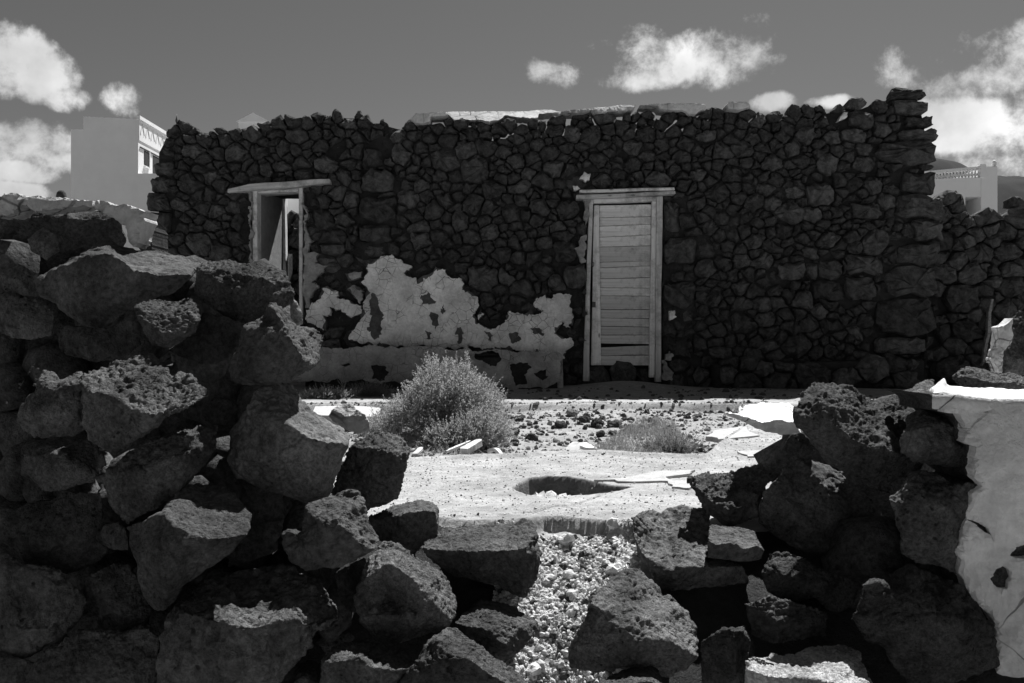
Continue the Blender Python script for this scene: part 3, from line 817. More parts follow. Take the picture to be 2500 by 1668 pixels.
# earth core behind the stone faces; it stops short of the loose top courses
def core_top(x):
    d = 14
    if 1180 < x < 1840: d = 46
    return np.interp(x, [p[0] for p in SKYP], [p[1] for p in SKYP])+d/.94
ol = [(380,985)] + [(x, core_top(x)) for x in np.arange(385, 2268, 14)] + [(2262,985)]
dq = lambda r: [(CX+r[0]/MW, CY-(.0-EYE)/MW+20), (CX+r[1]/MW, CY-(.0-EYE)/MW+20), (CX+r[1]/MW, CY-(r[3]-EYE)/MW), (CX+r[0]/MW, CY-(r[3]-EYE)/MW)]
kk = (YW+.045)/YW
def proj(poly): return [((x-CX)/kk+CX, (y-CY)/kk+CY) for x, y in poly]
plate('wall_core', proj(ol), YW+.045, .78, 'core', holes=[proj(dq(DOOR)), proj(dq(PORT))], step=.09, relief=.016, parent=house)
for ol, hs, mm in PXP[:5]:
    plate('mortar_patch', ol, YW-.036, .09, 'mortar', step=.05, relief=.006, parent=house, rag=.075, seed=9)
for ol, hs, mm in PXP:
    plate('plaster_patch', ol, YW-.048, .10, mm, holes=hs, step=.03, relief=.007, parent=house, rag=.030, ragamp=2.6)
# plaster caps along the wall head
caps = [('U', [(0,120),(40,80),(140,75),(250,68),(275,90),(210,100),(150,100),(145,135),(90,150),(40,148)], .0),
        ('U', [(258,72),(390,62),(460,66),(620,66),(760,66),(860,62),(920,52),(1010,52),(1090,70),(1000,72),(930,80),(920,105),(860,112),(760,100),(690,92),(640,125),(560,135),(500,125),(440,125),(360,118),(320,125),(290,95)], .62),
        ('U', [(1085,68),(1140,55),(1230,50),(1330,38),(1540,18),(1620,22),(1600,55),(1500,62),(1440,62),(1400,75),(1340,70),(1300,52),(1240,72),(1150,72)], .2),
        ('U', [(1650,22),(1780,10),(1960,6),(2080,6),(2120,15),(2125,40),(2080,60),(2060,85),(2010,85),(1965,60),(1880,55),(1800,48),(1780,25)], .0),
        ('P', [(1668,240),(1675,233),(1715,233),(1722,246),(1700,252),(1672,250)], .0)]
for z, pts, slope in caps:
    q = zp(z, pts); mid = sum(p[1] for p in q)/len(q)
    f = (lambda x, y, s=slope, b=max(p[1] for p in q): YW-.115+s*(b-y)/60.0)
    plate('mortar_cap', q, YW-.06, .30, 'plaster_cap', step=.035, relief=.008, parent=house, depthfn=f, rag=.012)
# side and back walls of the ruin
def side_wall(name, x0, x1, y0, y1, h0, h1):
    rng = np.random.default_rng(int(abs(x0)*100)); 
    bm = bmesh.new(); n = 24
    T = []
    for i in range(n+1):
        t = i/n; y = y0+(y1-y0)*t; h = h0+(h1-h0)*t+rng.normal(0,.04)
        T.append([bm.verts.new((x0, y, -.1)), bm.verts.new((x1, y, -.1)), bm.verts.new((x1+rng.normal(0,.03), y, h)), bm.verts.new((x0+rng.normal(0,.03), y, h))])
    for a, b in zip(T[:-1], T[1:]):
        for k in range(4): bm.faces.new([a[k], a[(k+1)%4], b[(k+1)%4], b[k]])
    bm.faces.new(T[0]); bm.faces.new(T[-1][::-1])
    return link(name, mesh_bm(name, bm), mt['core'], house, smooth=False)
side_wall('side_wall', XR-.62, XR-.12, YW+.46, 15.0, 2.6, 2.3)
side_wall('sun_block_wall', PORT[1]+.04, PORT[1]+.5, YW+.8, 14.0, 3.0, 2.9)  # unseen wall added to keep the sun off the doorway reveal
side_wall('side_wall', XL+.15, XL+.65, YW+.46, 14.2, 2.2, 1.7)
# back wall seen through the open doorway
YB = 14.6
def back_in(X, Z): return -4.4 < X < -1.6 and -.1 < Z < 2.28+.1*math.sin(X*7)
lay_stones(masonry_cells(back_in, (-4.4,-1.6,-.1,2.45), seed=31, sizes=[(.15,.2,120),(.1,.14,900),(.06,.09,1500)]), YB, .3, house, limit=60, seed=9, rest_name='back_wall_stones')
wbox('back_wall_core', -4.6, -1.4, YB+.1, YB+.4, -.2, 2.1, 'core', house)
wbox('threshold_block', -2.95, -2.30, 11.6, 12.1, -.05, .50, 'plaster_bench', house, bev=.02)

# stones of the low plinth right of the door
YP = 10.12
def plin_in(X, Z): return pX(1640/.94,YP) < X < pX(2132/.94,YP) and -.05 < Z < .30+.05*math.sin(X*3.1)
lay_stones(masonry_cells(plin_in, (pX(1640/.94,YP), pX(2132/.94,YP), -.05, .38), seed=12, sizes=[(.13,.19,300),(.09,.12,800),(.05,.07,900)], margin=.1, big_low=False), YP, .26, house, limit=60, seed=10, rest_name='plinth_small_stones')
link('plinth_dirt', box_mesh([(pX(1645/.94,YP),-.1),(pX(2128/.94,YP),-.1),(pX(2128/.94,YP),.31),(pX(1645/.94,YP),.27)], YP+.07, YW+.06, .02, 'd', .03, 12), mt['core'], house)

# ---- closed plank door and its frame
YD = YW+.05
frame = empty('door_frame', (0,0,0)); frame.parent = house; frame.location = (DOOR[0]-house.location.x, YD-house.location.y, -house.location.z)
def kpart(name, pts, y0, y1, mat, parent, z='K', bev=.005, warp=.006, cuts=6):
    return link(name, box_mesh(pxquad(z, pts, y0), y0, y1, bev, name, warp, cuts), mt[mat], parent, smooth=False)
kpart('jamb', [(212,1482),(258,1482),(262,900),(288,190),(258,190),(236,800)], YW-.02, YW+.10, 'wood_z', frame)
kpart('jamb', [(728,1490),(768,1490),(768,900),(782,172),(738,172),(730,800)], YW-.02, YW+.10, 'wood_z', frame)
kpart('head', [(289,222),(736,206),(736,174),(289,190)], YW-.012, YW+.10, 'wood_x', frame)
kpart('lintel_board', [(190,152),(862,127),(858,107),(188,131)], YW-.115, YW+.15, 'wood_x', frame, warp=.010)
kpart('lintel_board', [(165,194),(868,158),(864,136),(168,162)], YW-.10, YW+.15, 'wood_x', frame, warp=.010)
kpart('stile', [(682,1456),(722,1456),(735,205),(703,205)], YW+.012, YW+.07, 'wood_z', frame)
door = empty('door', (0,0,0)); door.parent = house; door.location = (DOOR[0]+.3-house.location.x, YD+.03-house.location.y, .1-house.location.z)
kpart('stile', [(270,1370),(341,1370),(328,236),(291,236)], YW+.035, YW+.085, 'wood_z', door)
lefts = [236,326,384,463,533,640,679,757,820,876,976,1036,1094,1156,1216]; rights = [229,316,371,446,522,630,667,749,823,881,975,1039,1099,1156,1222]
prs = list(zip(zip(lefts[:-1], lefts[1:]), zip(rights[:-1], rights[1:]))) + [((1242,1302),(1230,1298)), ((1302,1370),(1298,1372))]
for (a, b), (c, d) in prs:
    k = (a-236)/1134.0; xl = 329+11*k; xr = 696-12*k; j = random.uniform(0, .012); g = 1.4
    kpart('plank', [(xl,b-g),(xr,d-g),(xr,c+g),(xl,a+g)], YW+.052+j, YW+.085+j, 'wood_x', door, bev=.003, warp=.004, cuts=5)
wbox('light_block', DOOR[0]+.003, DOOR[1]-.003, YW+.24, YW+.30, -.08, DOOR[3]-.004, 'dark', door)  # dark sheet added behind the door to stop light through its gaps
def torus(name, c, R, r, m, parent, rotx=0):
    bm = bmesh.new(); n, k = 16, 6; vs = []
    for i in range(n):
        a = 2*math.pi*i/n
        for j in range(k):
            b = 2*math.pi*j/k; q = R+r*math.cos(b)
            vs.append(bm.verts.new((c[0]+q*math.cos(a)*.6, c[1]+r*math.sin(b), c[2]+q*math.sin(a))))
    for i in range(n):
        for j in range(k):
            bm.faces.new([vs[i*k+j], vs[((i+1)%n)*k+j], vs[((i+1)%n)*k+(j+1)%k], vs[i*k+(j+1)%k]])
    return link(name, mesh_bm(name, bm), mt[m], parent)
w = W(*P2('K', 282, 655), YW+.02); torus('ring_handle', w, .022, .005, 'iron', door)
w = W(*P2('K', 290, 940), YW+.03); wbox('keyhole_plate', w.x-.018, w.x+.018, YW+.028, YW+.037, w.z-.03, w.z+.03, 'iron', door)
# sill stones under the door
def sill_in(X, Z): return DOOR[0]+.05 < X < DOOR[1]-.05 and .0 < Z < .17
lay_stones(masonry_cells(sill_in, (DOOR[0], DOOR[1], 0, .17), [(pX(P2('K',500,0)[0]), .08, .13),(pX(P2('K',330,0)[0]), .09, .08),(pX(P2('K',650,0)[0]), .09, .07)], seed=3, sizes=[(.05,.07,60)], margin=.0, big_low=False), YW+.10, .2, house, limit=20, seed=4)

# ---- open doorway at the left
pf = empty('doorway_frame', (0,0,0)); pf.parent = house; pf.location = (PORT[0]-house.location.x, YD-house.location.y, -house.location.z)
kpart('lintel', [(726,768),(890,754),(1215,727),(1445,701),(1440,675),(1250,680),(885,710),(727,742)], YW-.115, YW+.40, 'wood_x', pf, z='J', warp=.012)
kpart('jamb', [(900,1640),(934,1640),(936,752),(902,752)], YW-.01, YW+.16, 'wood_z', pf, z='J')
kpart('jamb', [(1228,1640),(1252,1640),(1250,722),(1222,724)], YW-.01, YW+.16, 'wood_z', pf, z='J')
kpart('head', [(937,775),(1221,764),(1221,728),(937,752)], YW+.02, YW+.16, 'wood_x', pf, z='J')
def reveal():
    bm = bmesh.new()
    a = [W(*P2('J', 950, 1800), YW+.20), W(*P2('J', 950, 748), YW+.20), W(*P2('J', 1112, 760), YW+.85), W(*P2('J', 1118, 1760), YW+.85)]
    for p in (a[0], a[3]): p.z = 0
    f = [bm.verts.new(p) for p in a]; b = [bm.verts.new(p+Vector((-.35, .1, 0))) for p in a]
    bm.faces.new(f); bm.faces.new(b[::-1])
    for i in range(4): bm.faces.new([f[i], f[(i+1)%4], b[(i+1)%4], b[i]])
    return link('reveal', mesh_bm('reveal', bm), mt['reveal'], pf, smooth=False)
reveal()
kpart('inner_post', [(1112,1640),(1142,1640),(1126,770),(1104,770)], YW+.87, YW+.98, 'wood_z', pf, z='J')
kpart('lintel', [(900,780),(1330,765),(1330,735),(900,750)], YW+.80, YW+.95, 'wood_x', pf, z='J')

# ---- plastered bench against the wall
bench = empty('masonry_bench', (pX(1070,10.05), 10.2, 0), 'low plastered masonry bench along the foot of the house wall', 'bench')
YBn = 10.02
bo = zp('Q', [(20,1000),(300,930),(700,925),(1100,940),(1500,955),(2080,962),(2110,990),(2100,1100),(2080,1200),(2000,1250),(1800,1245),(1300,1225),(600,1200),(20,1190)])
bo = proj([(x, y) for x, y in bo]) if False else bo
bholes = [[(1430,985),(1560,960),(1620,975),(1640,1020),(1600,1080),(1540,1060),(1450,1020)],[(1700,1060),(1800,1050),(1840,1040),(1870,1080),(1830,1140),(1840,1210),(1760,1215),(1730,1130)],[(1900,1120),(1940,1100),(1985,1105),(1980,1170),(1940,1190),(1900,1160)],[(640,1080),(740,1075),(770,1130),(740,1185),(650,1180)],[(420,1080),(470,1065),(490,1080),(440,1095)]]
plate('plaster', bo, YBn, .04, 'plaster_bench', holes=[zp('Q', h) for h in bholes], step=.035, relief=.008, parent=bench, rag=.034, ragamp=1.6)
bx0, bx1 = pX(760, YBn), pX(P2('Q',2085,0)[0], YBn)
link('core', box_mesh([(bx0,-.05),(bx1,-.05),(bx1,.37),(bx0,.38)], YBn+.03, YW-.01, .03, 'core', .03, 14), mt['core'], bench)
link('end_plaster', box_mesh([(bx1-.03,.0),(bx1+.045,.02),(bx1+.035,.35),(bx1-.03,.37)], YBn+.045, YW-.02, .012, 'e', .012, 4), mt['plaster_bench'], bench)

# ================================================================== RIGHT REAR WALL
rw = empty('field_wall', (pX(2400, 10.7), 10.9, 0), 'low dark rubble wall joining the right corner of the house', 'wall')
YR = 10.75
RT = [(2100,418),(2150,425),(2175,440),(2200,452),(2240,470),(2265,474),(2300,468),(2350,462),(2480,470)]
def rw_in(X, Z):
    t = pZ(np.interp(CX+X*F/YR, [p[0]/.94 for p in RT], [p[1]/.94 for p in RT]), YR)
    return pX(2150/.94,YR) < X < pX(2470/.94,YR) and -.1 < Z < t
lay_stones(masonry_cells(rw_in, (pX(2140/.94,YR), pX(2480/.94,YR), -.1, 2.2), [(pX(2300/.94,YR), pZ(462/.94,YR), .13)], seed=21, sizes=[(.17,.22,140),(.12,.16,500),(.07,.1,900),(.04,.06,900)]), YR, .32, rw, limit=200, seed=11)
wbox('wall_core', pX(2135/.94,YR), pX(2480/.94,YR), YR+.09, YR+.4, -.1, pZ(505/.94,YR), 'core', rw)
plate('plaster_edge', zp('R', [(1032,1040),(1020,1110),(1022,1190),(1010,1230),(990,1340),(978,1360),(990,1260),(1003,1190),(1010,1100),(1020,1040)]), YR-.10, .05, 'plaster_bench', step=.04, relief=.004, parent=rw, rag=.010)

# ================================================================== FOREGROUND: the collapsed boundary wall
LEFT = 'tumbled stones left of the gap'; RIGHT = 'tumbled stones right of the gap'
def L(label, z, outline, lines, depth, mat='lava', rough=1.0, back=.5, name='lava_boulder', cat='rock'):
    return rock(name, label, z, outline, lines, depth, mat, rough, cat, LEFT, back=back)
def Rr(label, z, outline, lines, depth, mat='lava', rough=1.0, back=.5, name='lava_boulder', cat='rock'):
    return rock(name, label, z, outline, lines, depth, mat, rough, cat, RIGHT, back=back)

# -- the standing stump of the boundary wall at the left, with its plaster coping
stump = empty('boundary_wall', tuple(W(120, 900, 3.05)), 'dark standing stump of boundary wall under an overhanging plaster coping at left edge', 'wall')
plate('coping', zp('A', [(-260,206),(-60,207),(120,205),(280,212),(400,211),(480,222),(560,225),(660,235),(740,260),(860,275),(930,305),(925,350),(900,430),(880,510),(850,530),(810,500),(795,420),(760,370),(690,330),(630,300),(560,270),(500,258),(440,268),(380,262),(300,285),(230,300),(180,268),(130,280),(90,310),(40,325),(-60,315),(-260,320)]), 2.86, .10, 'plaster_cap', step=.013, relief=.022, parent=stump, rag=.010, ragamp=1.6)
rock('stone', None, 'A', [(-260,290),(100,300),(300,270),(640,290),(780,350),(820,480),(780,560),(640,600),(420,640),(200,640),(-260,640)], [[(100,380,40),(300,350,80),(480,350,120),(640,350,80)],[(200,520,-60),(430,460,60),(560,420,60),(700,420,30)]], 3.12, 'lava', 1.5, parent=stump, back=.6, voxel=.010)
rock('stone', None, 'A', [(170,480),(280,395),(360,470),(385,560),(300,620),(200,570)], [[(280,500,60)]], 2.86, 'lava', 1, parent=stump)
rock('stone', None, 'A', [(-40,690),(120,640),(230,700),(310,820),(200,860),(60,820),(-40,850)], [[(130,750,60)]], 2.82, 'lava', 1, parent=stump)
rock('stone', None, 'A', [(-60,840),(90,830),(260,870),(350,960),(330,1090),(200,1120),(60,1100),(-60,1080)], [[(150,960,60)]], 2.8, 'lava', 1, parent=stump)
rock('stone', None, 'A', [(-260,560),(60,560),(400,560),(760,560),(820,900),(900,1200),(700,1500),(-260,1600)], [[(100,800,0),(300,1200,0)]], 3.0, 'lava', 1, parent=stump, voxel=.02)
plate('standing_plaster', zp('A', [(870,520),(905,400),(935,390),(965,420),(960,560),(900,560)]), 4.2, .2, 'core', parent=stump, step=.03, rag=.008)

L('large smooth boulder with a sunlit sloping top, highest of the left heap', 'A',
  [(220,740),(310,700,-30),(410,650,-50),(500,600,-70),(570,555,-100),(610,515,-170),(680,478,-230),(760,522,-230),(860,546,-240),(1000,553,-260),(1180,588,-240),(1310,630,-190),(1300,660,-100),(1240,690,-40),(1180,740),(1120,790),(1060,830),(950,880),(850,940),(700,1040),(620,1060),(520,1010),(380,920),(260,840)],
  [[(420,655,60),(570,566,70),(640,570,90),(720,578,110),(800,630,140),(850,672,160),(950,690,150),(1010,712,150),(1120,702,110),(1210,712,40)],[(500,800,130),(800,850,130)]], 2.72, 'lava_smooth', .55)
L('craggy scoria boulder just below the open doorway', 'A',
  [(1240,740),(1250,660),(1330,625,-60),(1400,625,-90),(1460,610,-110),(1520,640,-110),(1600,640,-110),(1660,655,-110),(1760,655,-110),(1830,690,-80),(1855,770,-30),(1875,830),(1860,890),(1780,940),(1700,990),(1560,1010),(1430,970),(1300,890),(1240,820)],
  [[(1330,700,60),(1420,660,20),(1480,700,60),(1560,700,30),(1620,720,80),(1760,740,80)],[(1420,800,120),(1560,800,80),(1700,830,130)],[(1550,930,90)]], 2.6, 'lava_rough', 2.0)
L('small pale encrusted stone against the right edge of the craggy boulder', 'A', [(1850,850),(1895,880),(1930,950),(1932,1025),(1895,1035),(1850,980)], [[(1885,950,30)]], 2.66, 'pale_rock', 1)
L('streaked grey boulder with a ribbed sunlit top under the large smooth boulder', 'A',
  [(845,900),(960,852,-110),(1050,866,-130),(1110,885,-130),(1230,852,-140),(1278,880,-110),(1278,980,-40),(1240,1080),(1130,1160),(1060,1185),(980,1160),(920,1090),(880,1000)],
  [[(885,990,50),(960,1020,80),(1010,1070,110),(1060,1110,130),(1130,1080,120),(1190,1090,110),(1270,1000,50)],[(960,940,0),(1100,980,20),(1200,940,0)]], 2.46, 'lava_streak', 1.7)
L('wedge shaped smooth boulder with a peaked top and sunlit right flank', 'A',
  [(1440,1310),(1480,1210),(1530,1150),(1545,1030),(1600,1012,-20),(1690,958,-50),(1735,893,-80),(1790,918,-110),(1820,968,-140),(1900,1030,-180),(2020,1040,-210),(2072,1090,-190),(2058,1170,-150),(2032,1260,-80),(1960,1320),(1850,1385),(1700,1405),(1560,1422),(1470,1385)],
  [[(1735,925,20),(1790,985,60),(1830,1075,110),(1880,1150,130),(1930,1240,120),(1990,1290,40)],[(1570,1060,50),(1580,1200,90),(1620,1320,100)]], 2.40, 'lava_smooth', .8)
L('dark stone in deep shade beneath the large smooth boulder', 'A', [(330,1090),(420,1030),(600,1060),(720,1050),(850,960),(890,1050),(910,1150),(800,1240),(600,1270),(420,1220)], [[(600,1150,60)]], 2.6, 'lava')
L('dark shaded stone wedged between the ribbed boulder and the wedge boulder', 'A', [(1060,1190),(1240,1080),(1300,950),(1440,970),(1550,1010),(1530,1150),(1430,1260),(1280,1290),(1130,1230)], [[(1350,1100,60)]], 2.56, 'lava')
L('rough stone with sunlit lumps at the left edge of the picture', 'B', [(-160,440),(100,400),(240,370),(330,340,-60),(372,400,-50),(360,470),(330,560),(200,760),(150,890),(60,955),(-160,960)], [[(-160,560,50),(60,540,60),(150,500,60),(240,480,30)],[(60,720,130)]], 2.4, 'lava_rough', 1.8)
L('knobbly two humped stone left of the broad pitted boulder', 'B', [(150,910),(190,770),(250,670),(330,605),(368,480,-50),(420,398,-90),(500,418,-100),(570,500,-70),(640,470,-90),(740,408,-110),(800,420,-110),(860,470,-60),(860,600),(850,800),(860,960),(720,1045),(600,1062),(450,1052),(310,1052),(200,970)], [[(420,560,60),(520,600,50),(620,560,80),(780,540,70)],[(300,800,90),(550,800,130),(720,850,100)],[(450,980,70)]], 2.36, 'lava_rough', 1.4)
L('broad pitted boulder with a wide sunlit granular top and pointed base', 'B',
  [(770,540),(762,430,-90),(870,415,-220),(980,393,-280),(1130,308,-350),(1340,255,-380),(1440,268,-370),(1530,370,-310),(1640,438,-280),(1780,452,-270),(1880,500,-220),(1960,580,-150),(1985,660,-80),(1840,742),(1740,795),(1640,872),(1450,962),(1350,1032),(1190,1172),(1120,1172),(980,1140),(870,1082),(840,960),(825,800)],
  [[(782,545,20),(940,650,80),(1060,670,110),(1140,722,130),(1270,790,150),(1460,895,160),(1530,825,150),(1730,792,80)],[(960,680,85),(1000,830,120),(1120,1080,110)]], 2.20, 'lava_rough', 1.35)
L('rounded blocky stone under the broad pitted boulder', 'B', [(210,1200),(230,1150,-30),(420,1120,-50),(640,1150,-50),(700,1108,-90),(860,1073,-110),(890,1120,-80),(1000,1160),(1020,1300),(930,1420),(890,1470),(720,1515),(600,1555),(430,1572),(330,1510),(260,1440),(215,1350)], [[(640,1190,70),(650,1300,120),(655,1430,90)],[(400,1250,80),(450,1400,110)]], 2.28, 'lava_lichen')
L('dark slanting boulder with a thin sunlit right edge', 'Z', [(500,480),(560,440),(620,400),(660,350),(760,280),(870,245),(1000,213,-70),(1120,193,-110),(1165,205,-100),(1155,330,-40),(1090,430),(1000,505),(900,592),(800,655),(730,705),(680,738),(640,712),(580,640),(545,540)], [[(1020,240,50),(1010,340,110),(990,450,100),(960,520,50)],[(700,440,90),(800,420,100),(850,540,100)]], 2.2, 'lava')
L('tilted square boulder with a bright patch of sun on its top', 'Z',
  [(670,730),(760,700),(870,660,-10),(930,588,-70),(990,518,-120),(1060,498,-150),(1085,508,-160),(1200,515,-170),(1290,600,-140),(1342,680,-80),(1325,780),(1230,885),(1100,965),(1000,1045),(930,1142),(870,1184),(820,1178),(770,1110),(730,1000),(700,880)],
  [[(872,662,70),(930,735,110),(990,802,150),(1112,800,160),(1200,795,120),(1310,775,30)],[(800,900,120),(900,1050,100)]], 2.08, 'lava', .8)
L('big rough boulder with a ragged sunlit crest low in the left heap', 'Z',
  [(830,1568),(830,1450),(850,1330),(880,1230),(930,1150,-60),(1010,1088,-130),(1100,998,-190),(1300,958,-250),(1450,948,-250),(1550,960,-210),(1650,1030,-140),(1780,1170,-100),(1805,1220,-50),(1760,1265),(1692,1295),(1682,1375),(1560,1485),(1500,1568),(1400,1680),(900,1680)],
  [[(1000,1190,70),(1110,1215,130),(1280,1262,190),(1440,1240,180),(1560,1230,140),(1690,1285,50)],[(1110,1230,130),(1140,1400,180),(1250,1500,190)],[(1440,1260,180),(1430,1450,210)]], 2.05, 'lava_rough', 1.3)
L('large pale grey block with a smooth pitted front beside the gap', 'D',
  [(480,480),(560,390),(620,290),(700,180,-60),(850,118,-140),(960,108,-180),(1000,150,-190),(1050,240,-190),(1110,300,-190),(1240,380,-190),(1400,470,-180),(1442,510,-130),(1442,580,-30),(1385,660),(1342,800),(1292,960),(1262,992),(1180,1012),(1070,1032),(920,962),(700,902),(560,842),(490,700)],
  [[(600,420,60),(720,380,110),(980,440,150),(1060,490,170),(1200,535,160),(1350,560,100)],[(560,690,120),(800,700,190),(1000,715,220),(1020,560,190),(1060,490,172)],[(1180,950,130),(1220,760,170)]], 2.34, 'lava_smooth', .6)
L('dark upright stone at the left lip of the gap', 'D', [(1290,970),(1340,780),(1450,580),(1580,500,-70),(1700,478,-120),(1800,508,-120),(1872,590,-80),(1882,640,-20),(1852,780),(1822,900),(1802,1002),(1700,1045),(1560,1085),(1450,1060)], [[(1470,610,50),(1640,610,80),(1800,650,60)],[(1500,850,90),(1700,850,90)]], 2.55, 'lava_rough')
L('small round pale grey stone perched on top of the smooth block', 'D', [(1258,360),(1288,310),(1350,263,-20),(1450,263,-30),(1492,310),(1540,345),(1582,400),(1585,470),(1500,505),(1440,485),(1360,445),(1290,412)], [[(1350,340,50),(1400,380,60)],[(1520,430,40)]], 2.78, 'plaster_cap', 1.2)
L('knobbly rounded boulder with a crumbly top left of centre', 'D',
  [(905,1270),(930,1243),(1030,1248),(1060,1150),(1100,1058,-40),(1220,998,-100),(1330,968,-130),(1400,923,-140),(1490,938,-140),(1542,1010,-110),(1558,1110,-90),(1602,1200,-80),(1662,1310,-50),(1642,1372),(1540,1442),(1400,1502),(1300,1542),(1080,1542),(960,1482),(920,1400)],
  [[(1100,1090,30),(1160,1160,60),(1240,1200,110),(1330,1140,80),(1400,1240,130),(1440,1250,120),(1460,1310,140),(1560,1380,90)],[(1100,1350,110),(1250,1400,130)]], 2.16, 'lava_lichen', 1.5)
L('dark stone in shade between the sun patched boulder and the smooth block', 'D', [(620,880),(920,960),(930,1150),(900,1280),(860,1400),(640,1500),(490,1520),(510,1330),(640,1250),(680,1120)], [[(760,1200,60)]], 2.4, 'lava')
L('small worn stone wedged between the granular boulder and the smooth block', 'D', [(310,400),(350,270),(460,228),(560,268),(582,310),(520,370),(470,445),(400,430)], [[(440,330,50)]], 2.42, 'lava_lichen')
L('flat topped dark block at the edge of the paving', 'E', [(430,672),(560,618,-110),(700,597,-170),(780,597,-180),(808,630,-140),(803,770,-20),(740,835),(680,892),(620,872),(500,802),(470,762)], [[(446,700,30),(580,668,60),(720,645,60),(798,650,30)],[(640,780,90)]], 2.52, 'lava')
L('long flat topped boulder in the middle of the gap', 'E',
  [(705,842),(740,790,-70),(830,733,-170),(980,722,-230),(1130,727,-250),(1260,688,-250),(1335,728,-190),(1345,800,-80),(1364,880,-20),(1352,1000),(1312,1062),(1272,1122),(1180,1102),(1120,1062),(1050,1052),(950,1022),(870,992),(790,932),(740,892)],
  [[(718,852,30),(860,866,110),(960,856,150),(1150,856,170),(1285,835,140),(1338,790,0)],[(1290,860,140),(1290,1070,110)],[(1000,960,150)]], 2.42, 'lava')
L('rounded boulder with a scooped hollow in its front', 'E',
  [(365,1110),(400,1030),(430,950,-30),(470,870,-80),(510,798,-130),(590,828,-140),(650,888,-140),(740,918,-150),(830,978,-150),(890,1068,-130),(908,1150,-80),(885,1230),(842,1292),(750,1315),(620,1355),(530,1350),(450,1315),(390,1255),(380,1190)],
  [[(425,1010,50),(500,955,80),(580,935,80),(640,985,110),(700,1050,140),(780,1150,140),(850,1270,50)],[(400,1180,60),(480,1150,10),(560,1140,-10),(650,1135,30),(735,1175,150)],[(420,1215,90),(520,1200,110),(620,1215,130),(720,1220,150)]], 2.16, 'lava_rough', 1.2)
L('slab sided stone leaning below the long flat boulder', 'E', [(890,1240),(930,1188,-70),(1000,1138,-130),(1050,1122,-150),(1170,1148,-150),(1280,1210,-120),(1342,1240,-70),(1312,1322),(1262,1382),(1200,1445),(1100,1445),(1000,1385),(900,1305)], [[(940,1260,60),(1050,1280,110),(1160,1370,130),(1220,1400,60)],[(1060,1180,-20),(1240,1260,20)]], 2.22, 'lava_streak', 1.2)
L('pale faced stone at the bottom edge left of centre', 'E', [(175,1440),(220,1398,-50),(350,1347,-140),(440,1347,-150),(560,1388,-130),(640,1418,-110),(685,1480,-30),(600,1560),(560,1700),(200,1700),(180,1540)], [[(200,1460,40),(330,1440,70),(400,1420,60),(450,1480,100),(560,1500,100),(650,1490,40)]], 2.02, 'lava_lichen', 1.4)
L('ridged rough boulder at the bottom edge in the middle', 'E', [(600,1560),(690,1450),(750,1358,-70),(830,1288,-130),(900,1272,-150),(990,1338,-120),(1080,1408,-110),(1150,1468,-100),(1280,1538,-60),(1310,1640),(1310,1720),(600,1720)], [[(720,1500,60),(800,1440,80),(850,1400,50),(960,1430,100),(1100,1530,110),(1220,1600,100)],[(820,1340,0),(850,1400,50)]], 2.0, 'lava_streak', 1.5)
L('small stone at the bottom edge between two larger stones', 'E', [(10,1580),(60,1478,-50),(120,1438,-80),(182,1458,-60),(175,1568),(150,1690),(0,1690)], [[(90,1530,50)]], 2.06, 'lava_lichen', 1.3)
L('dark stone in the shadow left of the knobbly boulder', 'E', [(-20,1000),(80,980),(180,1030),(275,1170),(275,1240),(200,1295),(120,1250),(40,1150)], [[(130,1130,60)]], 2.24, 'lava')
L('shaded stone behind the hollowed boulder', 'E', [(250,980),(330,930),(420,890),(440,950),(410,1040),(380,1190),(320,1190),(275,1100)], [[(340,1040,50)]], 2.32, 'lava')
L('wide dark boulder in shade on the lower left', 'C', [(-160,140),(120,120),(400,60),(520,-20),(830,0),(860,160),(830,260),(790,380),(890,480),(820,555),(640,645),(540,675),(430,605),(220,595),(100,545),(40,505),(-160,480)], [[(420,180,80),(650,330,120)],[(130,350,110),(250,430,140),(500,440,120)]], 2.26, 'lava')
L('dark boulder with a hollow face and a pale lower rim at lower left', 'C', [(-160,640),(40,508),(180,595),(440,605),(560,705),(640,795),(710,900),(630,1080),(480,1205),(350,1265),(220,1360),(100,1335),(-160,1290)], [[(40,620,70),(60,860,80),(140,1150,120),(280,1130,140),(400,1130,140),(480,980,110),(440,760,80)],[(250,930,20)]], 2.16, 'lava')
L('dark stone with a paler chipped foot at lower left', 'C', [(690,700),(800,640),(930,580),(1060,610),(1140,750),(1190,860),(1260,970),(1210,1090),(1000,1155),(800,1135),(835,1020),(780,900),(680,830)], [[(840,1000,90),(1000,1000,130),(1180,1050,70)],[(900,760,90)]], 2.2, 'lava')
L('rough shaded rock mass at the bottom left', 'C', [(200,1500),(300,1380),(500,1230),(640,1130),(800,1140),(1000,1180),(1180,1110),(1310,1190),(1290,1350),(1290,1568),(1200,1690),(150,1690)], [[(600,1300,80),(900,1350,90)],[(500,1500,110),(1000,1500,120)]], 2.1, 'lava_rough', 1.5)
L('dark stone in the bottom left corner', 'C', [(-160,1330),(100,1350),(220,1375),(310,1410),(230,1500),(190,1690),(-160,1690)], [[(80,1500,70)]], 2.14, 'lava')
L('small dark stone tucked under the slanting boulder', 'C', [(810,350),(860,270),(960,243),(1030,290),(1060,400),(1055,497),(940,482),(850,457)], [[(930,380,50)]], 2.26, 'lava')

